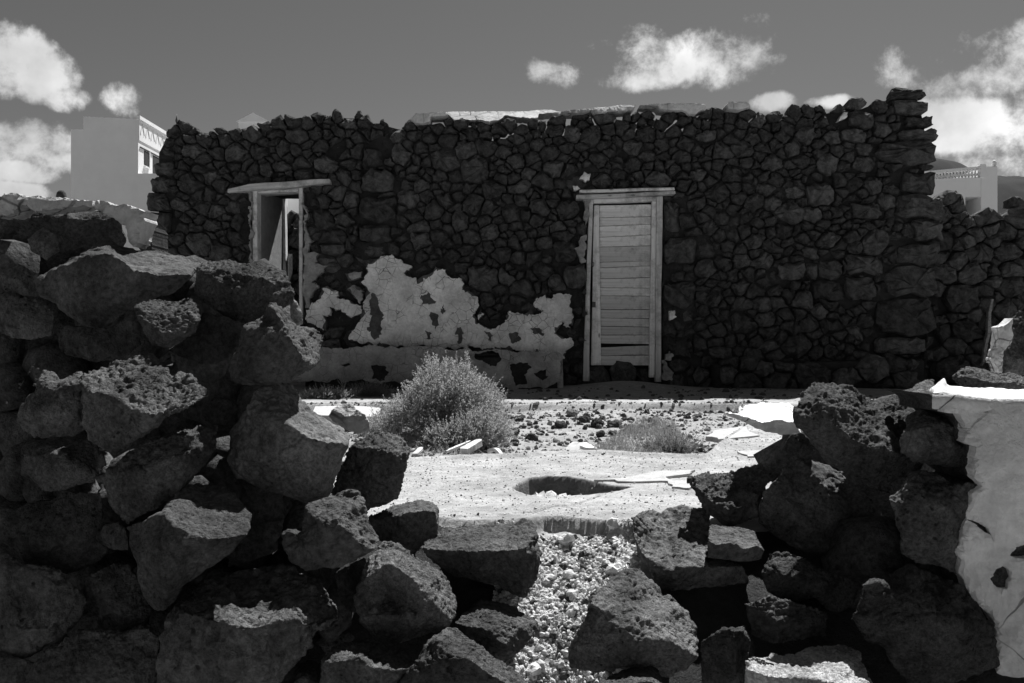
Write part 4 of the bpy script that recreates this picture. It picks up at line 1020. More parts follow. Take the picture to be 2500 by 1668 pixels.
# -- right heap
Rr('massive lit boulder with a saddle shaped granular top, crown of the right heap', 'G',
  [(258,290),(290,240,-60),(350,180,-130),(440,98,-210),(560,93,-240),(690,118,-250),(760,158,-250),(880,230,-260),(960,243,-270),(1050,213,-280),(1140,213,-280),(1250,230,-240),(1300,330,-150),(1280,600,-30),(1260,760),(1180,835),(1100,885),(1030,975),(960,965),(860,905),(700,805),(520,695),(430,605),(370,515),(300,455),(268,390)],
  [[(300,440,30),(400,420,80),(500,430,120),(600,430,140),(660,470,150),(720,535,160),(850,595,180),(930,655,190),(1080,645,180),(1240,700,90)],[(600,215,-60),(600,300,60),(600,430,140)],[(480,260,60),(520,360,110)],[(640,230,-80),(760,320,-90),(900,300,-140)]], 2.42, 'lava_rough', 1.0)
Rr('dark rounded boulder resting against the plastered wall end', 'G', [(1070,560),(1125,460),(1140,390,-60),(1240,298,-120),(1330,208,-180),(1400,228,-180),(1445,318,-150),(1550,343,-140),(1622,410,-100),(1595,510,-40),(1685,590),(1685,680),(1662,748),(1500,758),(1300,738),(1180,702),(1090,648)], [[(1125,475,40),(1200,470,90),(1300,450,110),(1380,410,80),(1450,420,80),(1560,450,60)],[(1250,600,140),(1500,580,140)]], 2.34, 'lava_smooth', 1.0)
Rr('tall dark boulder with a sunlit left edge beside the plastered wall', 'G', [(1000,1000),(1060,918,-60),(1140,848,-100),(1220,788,-80),(1390,818,-60),(1480,900),(1620,880),(1740,890),(1762,940),(1690,962),(1662,1060),(1622,1200),(1592,1350),(1540,1432),(1592,1490),(1572,1590),(1400,1535),(1200,1495),(1108,1420),(1066,1250),(1028,1100)], [[(1145,870,0),(1150,1050,90),(1095,1230,90),(1135,1400,70)],[(1350,1000,130),(1380,1200,160),(1400,1400,130)],[(1560,1100,70)]], 2.24, 'lava_lichen', .9)
Rr('large slanting smooth boulder in shade under the crown boulder', 'G', [(8,1080),(28,950),(120,850),(210,738,-30),(300,690,-60),(480,690,-80),(640,780,-80),(760,880),(900,1000),(965,1150),(960,1300),(1010,1430),(910,1560),(700,1560),(500,1495),(300,1395),(120,1265),(0,1195)], [[(190,960,60),(330,1130,130),(480,1260,160),(560,1400,130)],[(350,1020,70),(500,860,60),(690,1000,60),(620,1090,100),(400,1100,110)]], 2.60, 'lava_smooth', .7)
Rr('angular stone with a jagged sunlit top at the right lip of the gap', 'F', [(775,200),(790,178,-90),(900,148,-180),(1010,148,-230),(1060,148,-250),(1150,118,-260),(1270,88,-260),(1330,118,-230),(1402,160,-170),(1310,230,-90),(1262,340,-30),(1242,452),(1140,485),(1050,518),(970,492),(900,422),(830,332),(780,252)], [[(790,225,20),(870,275,60),(940,350,100),(1030,410,130),(1050,450,110),(1130,380,120),(1175,365,100),(1248,400,30)]], 2.62, 'lava_streak', 1.2)
Rr('square boulder with a broad granular sunlit top right of the gravel', 'F',
  [(390,450),(410,428,-140),(520,393,-280),(590,428,-270),(640,400,-290),(740,368,-300),(800,398,-280),(880,393,-270),(925,430,-240),(925,560,-150),(910,680,-40),(905,765,60),(1150,770,30),(1205,900,0),(1100,945),(900,935),(720,975),(650,985),(600,975),(560,915),(500,785),(420,705),(395,560)],
  [[(405,570,30),(470,705,100),(530,808,160),(680,825,180),(800,785,170),(900,778,150)]], 2.46, 'lava_rough', 1.3)
Rr('small notched stone with a sunlit rim behind the square boulder', 'F', [(888,640),(915,508,-100),(960,498,-130),(1100,508,-130),(1220,540,-100),(1292,680),(1272,742),(1180,758),(1050,738),(970,738),(900,722)], [[(905,600,10),(960,632,60),(1060,620,50),(1150,665,60),(1240,640,20)]], 2.42, 'lava', 1.0)
Rr('big humped boulder with a grainy sunlit back at the foot of the gravel', 'F',
  [(-40,1340),(60,1110),(100,1018,-50),(190,928,-120),(240,858,-190),(340,798,-250),(450,783,-280),(492,850,-250),(570,920,-240),(592,990,-220),(660,973,-220),(720,1030,-190),(780,1110,-160),(832,1200,-110),(845,1300,-60),(845,1400),(750,1485),(650,1525),(500,1490),(300,1465),(100,1475),(-40,1475)],
  [[(110,1030,20),(200,1075,70),(250,1130,90),(330,1180,130),(430,1280,160),(520,1285,170),(660,1295,160),(780,1375,100),(840,1390,20)],[(130,1200,100),(150,1300,150),(350,1400,140)],[(350,1010,-60),(560,1120,0)]], 2.12, 'lava_rough', 1.2)
Rr('small rough topped stone at the bottom edge right of centre', 'F', [(140,1580),(250,1518,-80),(330,1478,-150),(450,1438,-190),(530,1438,-180),(572,1468,-130),(602,1530,-80),(642,1590),(642,1730),(140,1730)], [[(180,1600,20),(350,1570,50),(520,1560,60),(600,1590,40)]], 2.0, 'lava_rough', 1.2)
Rr('pale smooth boulder with a dark ridged end at the bottom edge', 'I', [(610,1472),(640,1450,-100),(800,1438,-190),(920,1393,-240),(1000,1388,-250),(1080,1388,-240),(1150,1430,-180),(1192,1530,-100),(1232,1590),(1240,1700),(612,1700)], [[(622,1500,30),(760,1540,90),(990,1560,110),(1180,1580,50)],[(1010,1400,-220),(990,1480,-60),(1000,1560,110)]], 2.0, 'pale_rock', .9)
Rr('very large dark boulder with a diagonal sunlit edge at lower right', 'H', [(245,1050),(290,930),(380,740),(500,718,-40),(560,790,-80),(620,688,-140),(710,603,-200),(760,618,-200),(900,690,-180),(1170,770,-120),(1235,860,-60),(1335,970),(1465,1100),(1485,1300),(1485,1425),(1335,1490),(1150,1580),(900,1690),(700,1600),(560,1405),(500,1265),(370,1245),(290,1150)], [[(560,810,0),(540,920,40),(450,1100,60),(380,1230,40)],[(755,640,-60),(745,850,90),(725,940,130),(765,1030,160),(600,1130,140),(500,1225,90)],[(1100,1100,190),(1000,1400,160)]], 2.14, 'lava_lichen', 1.0)
Rr('chipped pale veined stone in shade in the middle of the right heap', 'I', [(680,1050),(720,950,-30),(800,943,-50),(880,968),(960,1020),(1060,1060),(1140,1090),(1165,1120),(1110,1205),(1050,1245),(990,1225),(940,1175),(860,1195),(760,1175),(710,1145)], [[(800,1060,60),(950,1110,70)]], 2.36, 'lava_lichen')
Rr('flat faced dark stone below the veined stone', 'I', [(610,1200),(720,1155),(850,1190),(960,1215),(1010,1250),(990,1340),(930,1390),(850,1410),(790,1442),(720,1418),(640,1340)], [[(750,1280,80),(880,1290,80)]], 2.3, 'lava')
Rr('narrow dark stone with a sunlit right tip behind the humped boulder', 'F', [(850,1290),(1000,1200),(1150,1188,-110),(1225,1320,-110),(1215,1400,-70),(1165,1540),(1160,1730),(870,1730),(860,1480)], [[(1140,1215,20),(1090,1350,60),(1080,1470,70),(1130,1560,50)]], 2.2, 'lava_rough')
Rr('dark knob of lava under the concrete slab', 'G', [(188,620),(210,560),(260,498),(350,488),(430,580),(432,640),(330,692),(250,668)], [[(310,590,50)]], 2.66, 'lava_rough', 1.2)
Rr('rough stone behind the crown boulder next to the white wall top', 'G', [(1125,215),(1150,178,-60),(1230,108,-110),(1280,86,-120),(1350,86,-110),(1365,200),(1300,270),(1200,250)], [[(1230,180,30)]], 2.62, 'lava_rough', 1.3)
Rr('shaded stone in the dark gap below the square boulder', 'F', [(690,1040),(900,1000),(1030,960),(1160,965),(1210,1030),(1190,1180),(1020,1210),(850,1280),(760,1100)], [[(1000,1070,40)]], 2.46, 'lava')
Rr('dark stone deep in the hollow under the crown boulder', 'G', [(620,800),(880,760),(1150,790),(1300,900),(1200,1180),(950,1280),(720,1080)], [[(900,980,30)]], 2.8, 'lava')
Rr('dark stone wedged between the tall boulder and the very large lower boulder', 'I', [(1080,1300),(1120,1180),(1190,1080),(1290,1040),(1345,1120),(1310,1200),(1220,1340),(1140,1380)], [[(1200,1200,40)]], 2.42, 'lava')
slab = rock('concrete_slab', None, 'I', [(512,290),(530,270,-120),(600,264,-330),(700,257,-420),(820,257,-420),(880,300,-330),(880,405,0),(800,412),(720,402),(640,372),(590,352),(520,322)], [[(516,300,40),(580,310,40),(640,326,60),(690,348,80),(760,330,70),(850,350,70)]], 2.74, 'plaster_white', 1.0, parent=None, back=.25, voxel=.006)
tag(slab, 'white topped broken concrete slab jutting from the right heap over the yard', 'slab', RIGHT)
for lab, z, o_, l_, d_ in [
  ('craggy dark boulder behind the white plastered wall top', 'G', [(1480,60),(1560,0,-60),(1600,-20,-90),(1720,0,-100),(1850,40,-80),(1980,40,-80),(2080,70,-60),(2150,180),(1900,210),(1600,210)], [[(1650,70,40),(1800,110,60),(1950,100,40)]], 3.1),
  ('broken dark masonry block with plaster on its left side at right edge', 'R', [(1068,1400),(1060,1300),(1120,1250),(1118,1130,-20),(1150,1090,-30),(1240,1080,-30),(1300,1400)], [[(1130,1260,40),(1160,1330,60)]], 3.6)]:
    Rr(lab, z, o_, l_, d_, 'lava_rough', 1.3)
pp = plate('plaster_fragment', zp('R', [(1125,1130),(1120,1180),(1125,1240),(1085,1290),(1075,1395),(1062,1400),(1050,1350),(1032,1345),(1060,1260),(1060,1175),(1090,1160)]), 3.50, .06, 'plaster', step=.02, rag=.008)
tag(pp, 'ragged plaster fragment on the side of the broken block at right edge', 'plaster', None)

# -- white plastered end of the boundary wall at the right edge
ww = empty('plastered_wall', tuple(W(2400, 1500, 2.3)), 'white plastered boundary wall end with ragged edge at the right side', 'wall')
wo = zp('I', [(1475,205),(1545,238),(1560,300),(1620,310),(1652,350),(1648,410),(1642,440),(1692,462),(1698,540),(1696,610),(1742,655),(1692,682),(1682,760),(1660,830),(1640,920),(1613,965),(1637,1000),(1634,1060),(1690,1180),(1760,1240),(1802,1300),(1806,1400),(1806,1480),(1790,1700),(2300,1700),(2300,246),(1917,240),(1790,236),(1700,232),(1600,226),(1540,216)])
wh = [zp('I', h) for h in [[(1770,1085),(1800,1050),(1840,1030),(1870,1050),(1890,1085),(1870,1110),(1865,1140),(1830,1140),(1800,1120)],[(1868,975),(1895,935),(1960,920),(1960,985),(1890,990)],[(1820,232),(1835,236),(1858,230),(1856,240),(1835,248)],[(1735,285),(1768,280),(1760,290),(1740,294)],[(1665,810),(1700,815),(1780,855),(1788,890),(1760,875),(1715,835)]]]
plate('plaster_face', wo, 2.2, .035, 'plaster_white', holes=wh, step=.011, relief=.026, parent=ww, rag=.006)
co_ = [(p[0]+8, p[1]+ (7 if p[1] < 1000 else 0)) for p in wo]
plate('wall_core', co_, 2.234, .29, 'lava', step=.03, relief=.006, parent=ww, rag=.01)
def wall_top():
    a = zp('I', [(1482,222),(1545,226),(1700,238),(1917,246),(2300,250)]); bm = bmesh.new()
    top = []; rng = np.random.default_rng(5)
    fr = [W(x, y, 2.195) for x, y in a]
    pts = []
    N = 70
    for i in range(N+1):
        t = i/N*(len(fr)-1); k = min(int(t), len(fr)-2); p = fr[k].lerp(fr[k+1], t-k)
        row = []
        for j in range(12):
            u = j/11; lump = .022*math.exp(-((i/N-.16)/.10)**2)*max(0,math.sin(u*math.pi))
            row.append(bm.verts.new((p.x*(p.y+u*.33)/p.y+u*.01, p.y+u*.33, p.z+.006+lump-.004*(abs(u-.5)*2)**4)))
        pts.append(row)
    for i in range(N):
        for j in range(11): bm.faces.new([pts[i][j], pts[i+1][j], pts[i+1][j+1], pts[i][j+1]])
    P = np.array([v.co[:] for v in bm.verts]); d = fbm(P, 14, 4, .6, 3)*.014; e = fbm(P, 9, 3, .6, 8)*.028
    for v, q, r in zip(bm.verts, d, e): v.co.z += q; v.co.x += r; v.co.y += r*.6
    ex = bmesh.ops.extrude_face_region(bm, geom=bm.faces[:])
    for v in [g for g in ex['geom'] if isinstance(g, bmesh.types.BMVert)]: v.co.z -= .03
    return link('coping', mesh_bm('coping', bm), mt['plaster_white'], ww)
wall_top()

# -- packed rubble deep inside both heaps
def ico(n=1):
    bm = bmesh.new(); bmesh.ops.create_icosphere(bm, subdivisions=n, radius=1)
    V = np.array([v.co[:] for v in bm.verts]); T = np.array([[v.index for v in f.verts] for f in bm.faces]); bm.free(); return V, T
def rand_rot(n, rng):
    q = rng.normal(size=(n,4)); q /= np.linalg.norm(q, axis=1, keepdims=True); w,x,y,z = q.T
    return np.stack([1-2*(y*y+z*z),2*(x*y-z*w),2*(x*z+y*w),2*(x*y+z*w),1-2*(x*x+z*z),2*(y*z-x*w),2*(x*z-y*w),2*(y*z+x*w),1-2*(x*x+y*y)],1).reshape(n,3,3)
def scatter(name, pos, size, mat, label, seed=1, sub=1, flat=.7, jag=.22, smooth=False, parent=None):
    rng = np.random.default_rng(seed); V, T = ico(sub); n = len(pos)
    sh = rng.uniform(1-jag*1.3, 1+jag, (n, len(V), 1))
    B = V[None]*sh*np.stack([rng.uniform(.75,1.25,n), rng.uniform(.7,1.1,n), rng.uniform(.5,.95,n)*flat/.7],1)[:,None,:]
    B = np.einsum('nij,nkj->nki', rand_rot(n, rng), B)*np.asarray(size).reshape(-1,1,1) + np.asarray(pos)[:,None,:]
    TT = (T[None]+(np.arange(n)*len(V))[:,None,None]).reshape(-1,3)
    o = link(name, mesh_np(name, B.reshape(-1,3), TT), mt[mat], parent, smooth)
    tag(o, label, None, None, 'stuff'); return o
def fill_points():
    rng = np.random.default_rng(77); pts, sz = [], []
    left = zp('P', [(-40,620),(120,600),(380,640),(560,640),(640,760),(600,900),(700,1000),(760,1120),(840,1260),(900,1300),(1000,1330),(1180,1420),(1180,1640),(-40,1640)])
    right = zp('P', [(1480,1290),(1560,1260),(1640,1200),(1780,1150),(1860,1020),(1950,980),(2100,960),(2220,1000),(2220,1640),(1300,1640),(1320,1480)])
    for poly in (left, right):
        xs = [p[0] for p in poly]; ys = [p[1] for p in poly]; k = 0
        while k < 230:
            x, y = rng.uniform(min(xs), max(xs)), rng.uniform(min(ys), max(ys))
            if not in_poly([x],[y],poly)[0] or (y > 1130 and not (x < 830 or (x > 2050 and y > 1330))): continue
            k += 1; d = rng.uniform(2.95, 3.2) if y < 1130 else rng.uniform(2.5, 2.62) - .00022*(y-1130)
            pts.append(W(x, y, d)[:]); sz.append(rng.uniform(.075,.115) if y < 1130 else rng.uniform(.06,.09))
    return np.array(pts), np.array(sz)
fp, fs = fill_points()
def packed():
    rng = np.random.default_rng(5); V0, T0 = ico(2); Vs, Ts = [], []
    rots = rand_rot(len(fp), rng)
    shapes = [V0*(1+fbm(V0, 1.2, 3, .6, k*7)*.5+fbm(V0, 5, 3, .65, k*7+3)*.2)[:,None] for k in range(9)]
    for i, (p, r) in enumerate(zip(fp, fs)):
        Vs.append((shapes[i % 9]*np.array([1.15,.9,.8])*r) @ rots[i].T + p); Ts.append(T0+i*len(V0))
    o = link('packed_rubble', mesh_np('packed_rubble', np.vstack(Vs), np.vstack(Ts)), mt['lava'])
    tag(o, 'dark packed rubble in the gaps between the tumbled stones', None, None, 'stuff')
packed()

# ================================================================== DISTANT BUILDINGS
def tX(px, y): return (px-CX)/F*y
def tZ(py, y): return EYE-(py-CY)/F*y
def prism(name, pts, y0, y1, m, parent, bev=0): 
    return link(name, box_mesh(pts, y0, y1, bev, name), mt[m], parent, smooth=False)
YH = 50.0
def T_(x, y, d=YH):
    p = P2('T', x, y); return (tX(p[0], d), tZ(p[1], d))
vh = empty('white_house', (T_(800,0)[0], YH+3, -1.2), 'tall white house with a sunlit ornamented side behind the left of the ruin', 'house')
a, b, c, d = T_(638,893), T_(1058,912), T_(540,990), T_(638,990)
prism('wall', [(a[0],-1.2),(b[0],-1.2),(b[0],b[1]),(a[0],a[1])], YH, YH+7, 'white', vh)
prism('stair_block', [(c[0],-1.2),(a[0]-.002,-1.2),(a[0]-.002,d[1]),(c[0],c[1])], YH+.05, YH+5, 'white', vh)
e = T_(1058,1331); prism('front_wall', [(b[0]+.002,-1.2),(b[0]+9,-1.2),(b[0]+9,e[1]),(b[0]+.002,e[1])], YH-.05, YH+.2, 'white', vh)
X0 = b[0]
def sideface(name, y0, y1, z0, z1, m, proud=.03, parent=None):
    return wbox(name, X0-.05, X0+proud, y0, y1, z0, z1, m, parent or vh)
sideface('cornice', YH-.08, YH+7.05, b[1]-.02, b[1]+.16, 'white', .12)
fr = sideface('frieze', YH+.05, YH+6.9, b[1]-1.05, b[1]-.03, 'white', .04)
for i in range(9):                       # leaf scrolls in relief
    yy = YH+.45+i*.72; zz = b[1]-.52
    bm = bmesh.new()
    for sgn in (-1, 1):
        n = 9; prev = None
        for k in range(n+1):
            t = k/n; ang = sgn*(.25+2.3*t); r = .05+.34*t
            cy, cz = yy+r*math.sin(ang)*.9, zz+.32-.72*t*.8+r*.2*math.cos(ang*2); wd = .075*math.sin(math.pi*(.12+.8*t))
            q = [bm.verts.new((X0+.035, cy-wd, cz-wd*.5)), bm.verts.new((X0+.035, cy+wd, cz+wd*.5)), bm.verts.new((X0+.065, cy, cz))]
            if prev:
                for u in range(3): bm.faces.new([prev[u], prev[(u+1)%3], q[(u+1)%3], q[u]])
            prev = q
    link('ornament', mesh_bm('ornament', bm), mt['ornament'], fr, smooth=False)
def depth_at(tx): return X0*F/(P2('T', tx, 0)[0]-CX)
y0, y1 = depth_at(1103), depth_at(1138); zt, zb = tZ(P2('T',0,1152)[1], y0), tZ(P2('T',0,1262)[1], y0)
wi = sideface('window', y0, y1, zb, zt, 'dark', .025)
sideface('pane', y0+.04, y0+(y1-y0)*.5, zb+.05, zt-.05, 'dark', .03, wi)
sideface('window_frame', y1+.002, y1+.07, zb-.06, zt+.06, 'white', .07, wi)
sideface('sill', y0-.05, y1+.068, zb-.12, zb-.062, 'white', .10, wi)
y0, y1 = depth_at(1170), depth_at(1215); zt = tZ(P2('T',0,1190)[1], y0); sideface('door', y0, y1, zt-2.2, zt, 'dark', .025)
wc = tZ(P2('T',0,1139)[1], YH+.5); sideface('cable', YH+.2, YH+6.5, wc, wc+.05, 'iron', .06)
g = T_(905,895); prism('roof_vent', [(g[0]-.5,g[1]-.12),(g[0]+.5,g[1]-.14),(g[0]+.25,g[1]+.04),(g[0]-.2,g[1]+.06)], YH+2, YH+2.6, 'iron', vh)

def lathe(name, prof, c, m, parent=None, n=24):
    bm = bmesh.new(); rings = []
    for r, z in prof: rings.append([bm.verts.new((c[0]+r*math.cos(2*math.pi*i/n), c[1]+r*math.sin(2*math.pi*i/n), c[2]+z)) for i in range(n)])
    for a, b in zip(rings[:-1], rings[1:]):
        for i in range(n): bm.faces.new([a[i], a[(i+1)%n], b[(i+1)%n], b[i]])
    bm.faces.new(rings[0][::-1]); bm.faces.new(rings[-1])
    return link(name, mesh_bm(name, bm), mt[m], parent)
yc = 45.0; cx_, cz_ = tX(P2('T',1352,0)[0], yc), tZ(P2('T',0,994)[1], yc)-.5
ch = empty('chimney', (cx_, yc, cz_-3), 'white onion domed chimney with a dark finial above the left end of the ruin', 'chimney')
lathe('shaft', [(.3,-3),(.3,-.12),(.36,-.10),(.38,.0),(.34,.03)], (cx_,yc,cz_), 'white', ch)
lathe('dome', [(.25,.03),(.36,.12),(.38,.26),(.30,.42),(.13,.54),(.05,.58)], (cx_,yc,cz_), 'white', ch)
lathe('finial', [(.02,.58),(.02,.80),(.05,.86),(.055,.93),(.02,1.05),(.008,1.2)], (cx_,yc,cz_), 'iron', ch)
gp = P2('J', 905, 214); gx_, gz_ = tX(gp[0], 45), tZ(gp[1], 45)
rg = empty('white_gable', (gx_, 46, 0), 'small white gable peak showing above the ruin wall top', 'house')
bm = bmesh.new(); w_, h_ = .75, .40
vv = [bm.verts.new(p) for p in [(gx_-w_,45,gz_-h_),(gx_+w_,45,gz_-h_),(gx_,45,gz_),(gx_-w_,49,gz_-h_),(gx_+w_,49,gz_-h_),(gx_,49,gz_)]]
for f_ in ((0,1,2),(5,4,3),(0,2,5,3),(1,4,5,2),(0,3,4,1)): bm.faces.new([vv[i] for i in f_])
link('roof', mesh_bm('roof', bm), mt['white'], rg, smooth=False)
wbox('wall', gx_-w_*.9, gx_+w_*.9, 45.1, 48.9, -1.2, gz_-h_-.002, 'white', rg)
kp = P2('T', 470, 1458); ky = 20.0
cac = lathe('cactus_stem', [(.10,-3.5),(.105,-.5),(.10,-.12),(.085,-.05),(.05,-.01),(.01,0)], (tX(kp[0],ky), ky, tZ(kp[1],ky)), 'soil')
tag(cac, 'short dark cactus stem rising behind the left wall coping', 'cactus')

YR2 = 46.0
def R_(x, y, d=YR2):
    p = P2('R', x, y); return (tX(p[0], d), tZ(p[1], d))
th = empty('terrace_house', (R_(900,0)[0], YR2+3, -1.2), 'white terrace house with a balustrade behind the right end of the ruin', 'house')
a, b = R_(640,470), R_(985,458)
op = (R_(895,550), R_(970,600))
prism('wall', [(a[0],-1.2),(op[0][0],-1.2),(op[0][0],b[1]),(a[0],a[1])], YR2, YR2+6, 'white', th)
prism('lintel_wall', [(op[0][0]+.002,op[0][1]),(op[1][0]-.002,op[0][1]),(op[1][0]-.002,b[1]),(op[0][0]+.002,b[1])], YR2, YR2+6, 'white', th)
q = R_(1048,400)
prism('corner_wall', [(op[1][0],-1.2),(q[0],-1.2),(q[0],q[1]-.05),(R_(985,0)[0],q[1]-.05),(R_(985,0)[0],b[1]),(op[1][0],b[1])], YR2-.02, YR2+6, 'white', th)
wbox('garage_recess', op[0][0]+.01, op[1][0]-.01, YR2+2.5, YR2+2.7, -1.2, op[0][1], 'dark', th)
bal = empty('balustrade', (0,0,0)); bal.parent = th; bal.location = (a[0]-th.location.x, YR2-th.location.y, a[1]+1.2)
r0, r1 = R_(640,433), R_(975,403); s0, s1 = R_(640,442), R_(975,412); 
prism('top_rail', [(r0[0],s0[1]),(r1[0],s1[1]),(r1[0],r1[1]),(r0[0],r0[1])], YR2+.02, YR2+.32, 'white', bal)
u0, u1 = R_(640,473), R_(972,457)
n = 21
for i in range(n):
    t = (i+.5)/n; x = r0[0]+(r1[0]-r0[0])*t; zb = u0[1]+(u1[1]-u0[1])*t; zt = s0[1]+(s1[1]-s0[1])*t; h = zt-zb
    lathe('baluster', [(.08,0),(.08,.08*h),(.035,.12*h),(.085,.36*h),(.05,.60*h),(.03,.76*h),(.075,.88*h),(.075,h)], (x, YR2+.17, zb), 'white', bal, 10)
pc = R_(979,395); prism('pier', [(pc[0]-.13,b[1]),(pc[0]+.13,b[1]),(pc[0]+.13,pc[1]),(pc[0]-.13,pc[1])], YR2-.06, YR2+.4, 'white', th)
pc = R_(1040,396); lathe('finial', [(.14,0),(.14,.06),(.06,.08),(.13,.20),(.09,.30),(.02,.36)], (pc[0], YR2+.15, pc[1]-.12), 'white', th, 12)

# ================================================================== YARD DETAILS
def screed(z, pts, label):
    g = [gpt(*P2(z, x, y), .012) for x, y in pts]; bm = bmesh.new()
    V = []
    for k in range(len(g)):
        A_, B_ = Vector(g[k]), Vector(g[(k+1)%len(g)])
        for j in range(5):
            p = A_.lerp(B_, j/5); o_ = fbm(np.array([[p.x, p.y, 0]]), 14, 3, .7, 4)[0]*.05; V.append((p.x+o_, p.y+o_*.8))
    t = [bm.verts.new((x, y, .0065)) for x, y in V]; b_ = [bm.verts.new((x, y, -.02)) for x, y in V]
    f = bm.faces.new(t); n_ = len(V)
    for i in range(n_): bm.faces.new([t[i], t[(i+1)%n_], b_[(i+1)%n_], b_[i]])
    bmesh.ops.triangulate(bm, faces=[f])
    o = link('screed_remnant', mesh_bm('screed_remnant', bm), mt['screed'], pav, smooth=False); return o
screed('N', [(1230,592),(1400,582),(1540,547),(1760,540),(1740,560),(1600,577),(1625,598),(1735,602),(1740,636),(1640,630),(1590,602),(1400,601)], '')
screed('N', [(1870,330),(2010,308),(2120,355),(1900,376),(1840,360)], '')
screed('N', [(2000,440),(2250,430),(2250,462),(2050,468)], '')
sl = [gpt(*p, .0) for p in [(770,996),(850,994),(930,998),(925,1022),(760,1018)]]
bm = bmesh.new(); t = [bm.verts.new((x,y,.012)) for x,y in sl]; b_ = [bm.verts.new((x,y,-.12)) for x,y in sl]
bm.faces.new(t)
for i in range(5): bm.faces.new([t[i], t[(i+1)%5], b_[(i+1)%5], b_[i]])
o = link('paving_slab', mesh_bm('paving_slab', bm), mt['screed'], None, False); tag(o, 'pale paving slab lying behind the small round perched stone', 'slab')

def ground_z(x, y):
    X, Y = np.array([x]), np.array([y])
    return float(near_h(X, Y)[0]) if y < lip(X)[0] else float(far_h(X, Y)[0])
def gz(X, Y): 
    return np.where(Y < lip(X), near_h(X, Y), far_h(X, Y))

# small dark lava stones lying in the rubble
def small_rock_mesh(seed):
    V, T = ico(3); d = 1 + fbm(V, 1.3, 3, .6, seed)*.45 + fbm(V, 4.5, 3, .6, seed+5)*.22
    return mesh_np('loose_stone', V*d[:,None]*np.array([1,.9,.72]), T)
protos = [small_rock_mesh(s_) for s_ in (3, 14, 25, 36, 47)]
for me in protos:
    me.materials.append(mt['lava_rough']); me.polygons.foreach_set('use_smooth', np.ones(len(me.polygons), bool))
stones = [(730,262,27),(772,332,42),(882,342,32),(910,300,15),(812,272,26),(940,322,14),(1040,290,30),(1165,270,30),(1235,285,36),(1255,322,27),(1332,285,34),(1322,325,20),(1420,268,16),(1650,370,25),(1692,265,14),(650,335,32),(690,285,30),(792,390,26),(742,400,20),(600,300,22),(290,370,20),(252,295,18),(1000,302,14),(1180,252,20),(482,532,10),(1992,446,8),(1838,312,12),(1280,460,17),(720,375,22),(1380,262,15),(1560,290,12),(1480,330,14),(840,300,14),(980,250,12),(1740,345,14),(1100,390,12),(560,350,20),(640,290,24)]
for i, (x, y, r) in enumerate(stones):
    px, py = P2('N', x, y+r*.6); g = gpt(px, py, -.06); rr = r/2.217/F*g[1]
    o = bpy.data.objects.new('loose_stone', protos[i % 5]); C.objects.link(o)
    o.location = (g[0], g[1], ground_z(g[0], g[1])+rr*.45); o.scale = (rr*1.08,)*3
    o.rotation_euler = (random.uniform(-.4,.4), random.uniform(-.4,.4), random.uniform(0,6.28))
    tag(o, 'small dark lava stone lying in the sunlit rubble of the yard', 'stone', 'small dark stones in the yard rubble')
pal = protos[1].copy(); pal.materials.clear(); pal.materials.append(mt['pale_rock'])
g = gpt(*P2('N', 1100, 255), -.06); o = bpy.data.objects.new('loose_stone', pal); C.objects.link(o); o.location = (g[0], g[1], ground_z(*g)+.02); o.scale = (.045,)*3
tag(o, 'single pale stone among the dark stones of the yard rubble', 'stone')

# broken weathered boards
def board(label, z, p, q, wd, lift0, lift1, th=.012, curve=0):
    a = gpt(*P2(z, *p), -.05); b = gpt(*P2(z, *q), -.05)
    A = Vector((a[0], a[1], ground_z(*a)+lift0)); B = Vector((b[0], b[1], ground_z(*b)+lift1))
    d = (B-A); n_ = d.cross(Vector((0,0,1)))
    if n_.length < 1e-4: n_ = Vector((1,0,0))
    n_.normalize(); u = d.cross(n_).normalized()*-1
    bm = bmesh.new(); prev = None; N_ = 9; rng = random.Random(int(p[0]))
    for i in range(N_+1):
        t = i/N_; c = A.lerp(B, t)+u*(curve*math.sin(t*math.pi)); w = wd*(1-.35*t**4)*(1+rng.uniform(-.07,.07))*(.55 if i == N_ else 1)
        ring = [bm.verts.new(c+n_*w-u*th*.5), bm.verts.new(c-n_*w-u*th*.5), bm.verts.new(c-n_*w+u*th*.5+n_*rng.uniform(0,.004)), bm.verts.new(c+n_*w+u*th*.5)]
        if prev:
            for k in range(4): bm.faces.new([prev[k], prev[(k+1)%4], ring[(k+1)%4], ring[k]])
        else: bm.faces.new(ring)
        prev = ring
    bm.faces.new(prev[::-1])
    o = link('broken_board', mesh_bm('broken_board', bm), mt['wood_x'], None, False); tag(o, label, 'board', 'broken boards in the yard'); return o
board('long pale splintered board leaning under the shrub', 'N', (420,452), (552,440), .012, .01, .06)
board('thick broken board end under the shrub', 'N', (515,455), (605,440), .026, .02, .07, .03)
board('short curved stick right of the shrub', 'N', (655,448), (738,470), .012, .03, .01, .018, .03)
board('pointed board standing up from the rubble', 'N', (1075,488), (1120,470), .035, .0, .095, .014)
board('pale split wood chip behind the standing board', 'N', (1150,432), (1205,440), .035, .04, .02, .016)
board('small pale chip of wood left of the shrub', 'N', (250,458), (285,446), .016, .01, .03, .012)

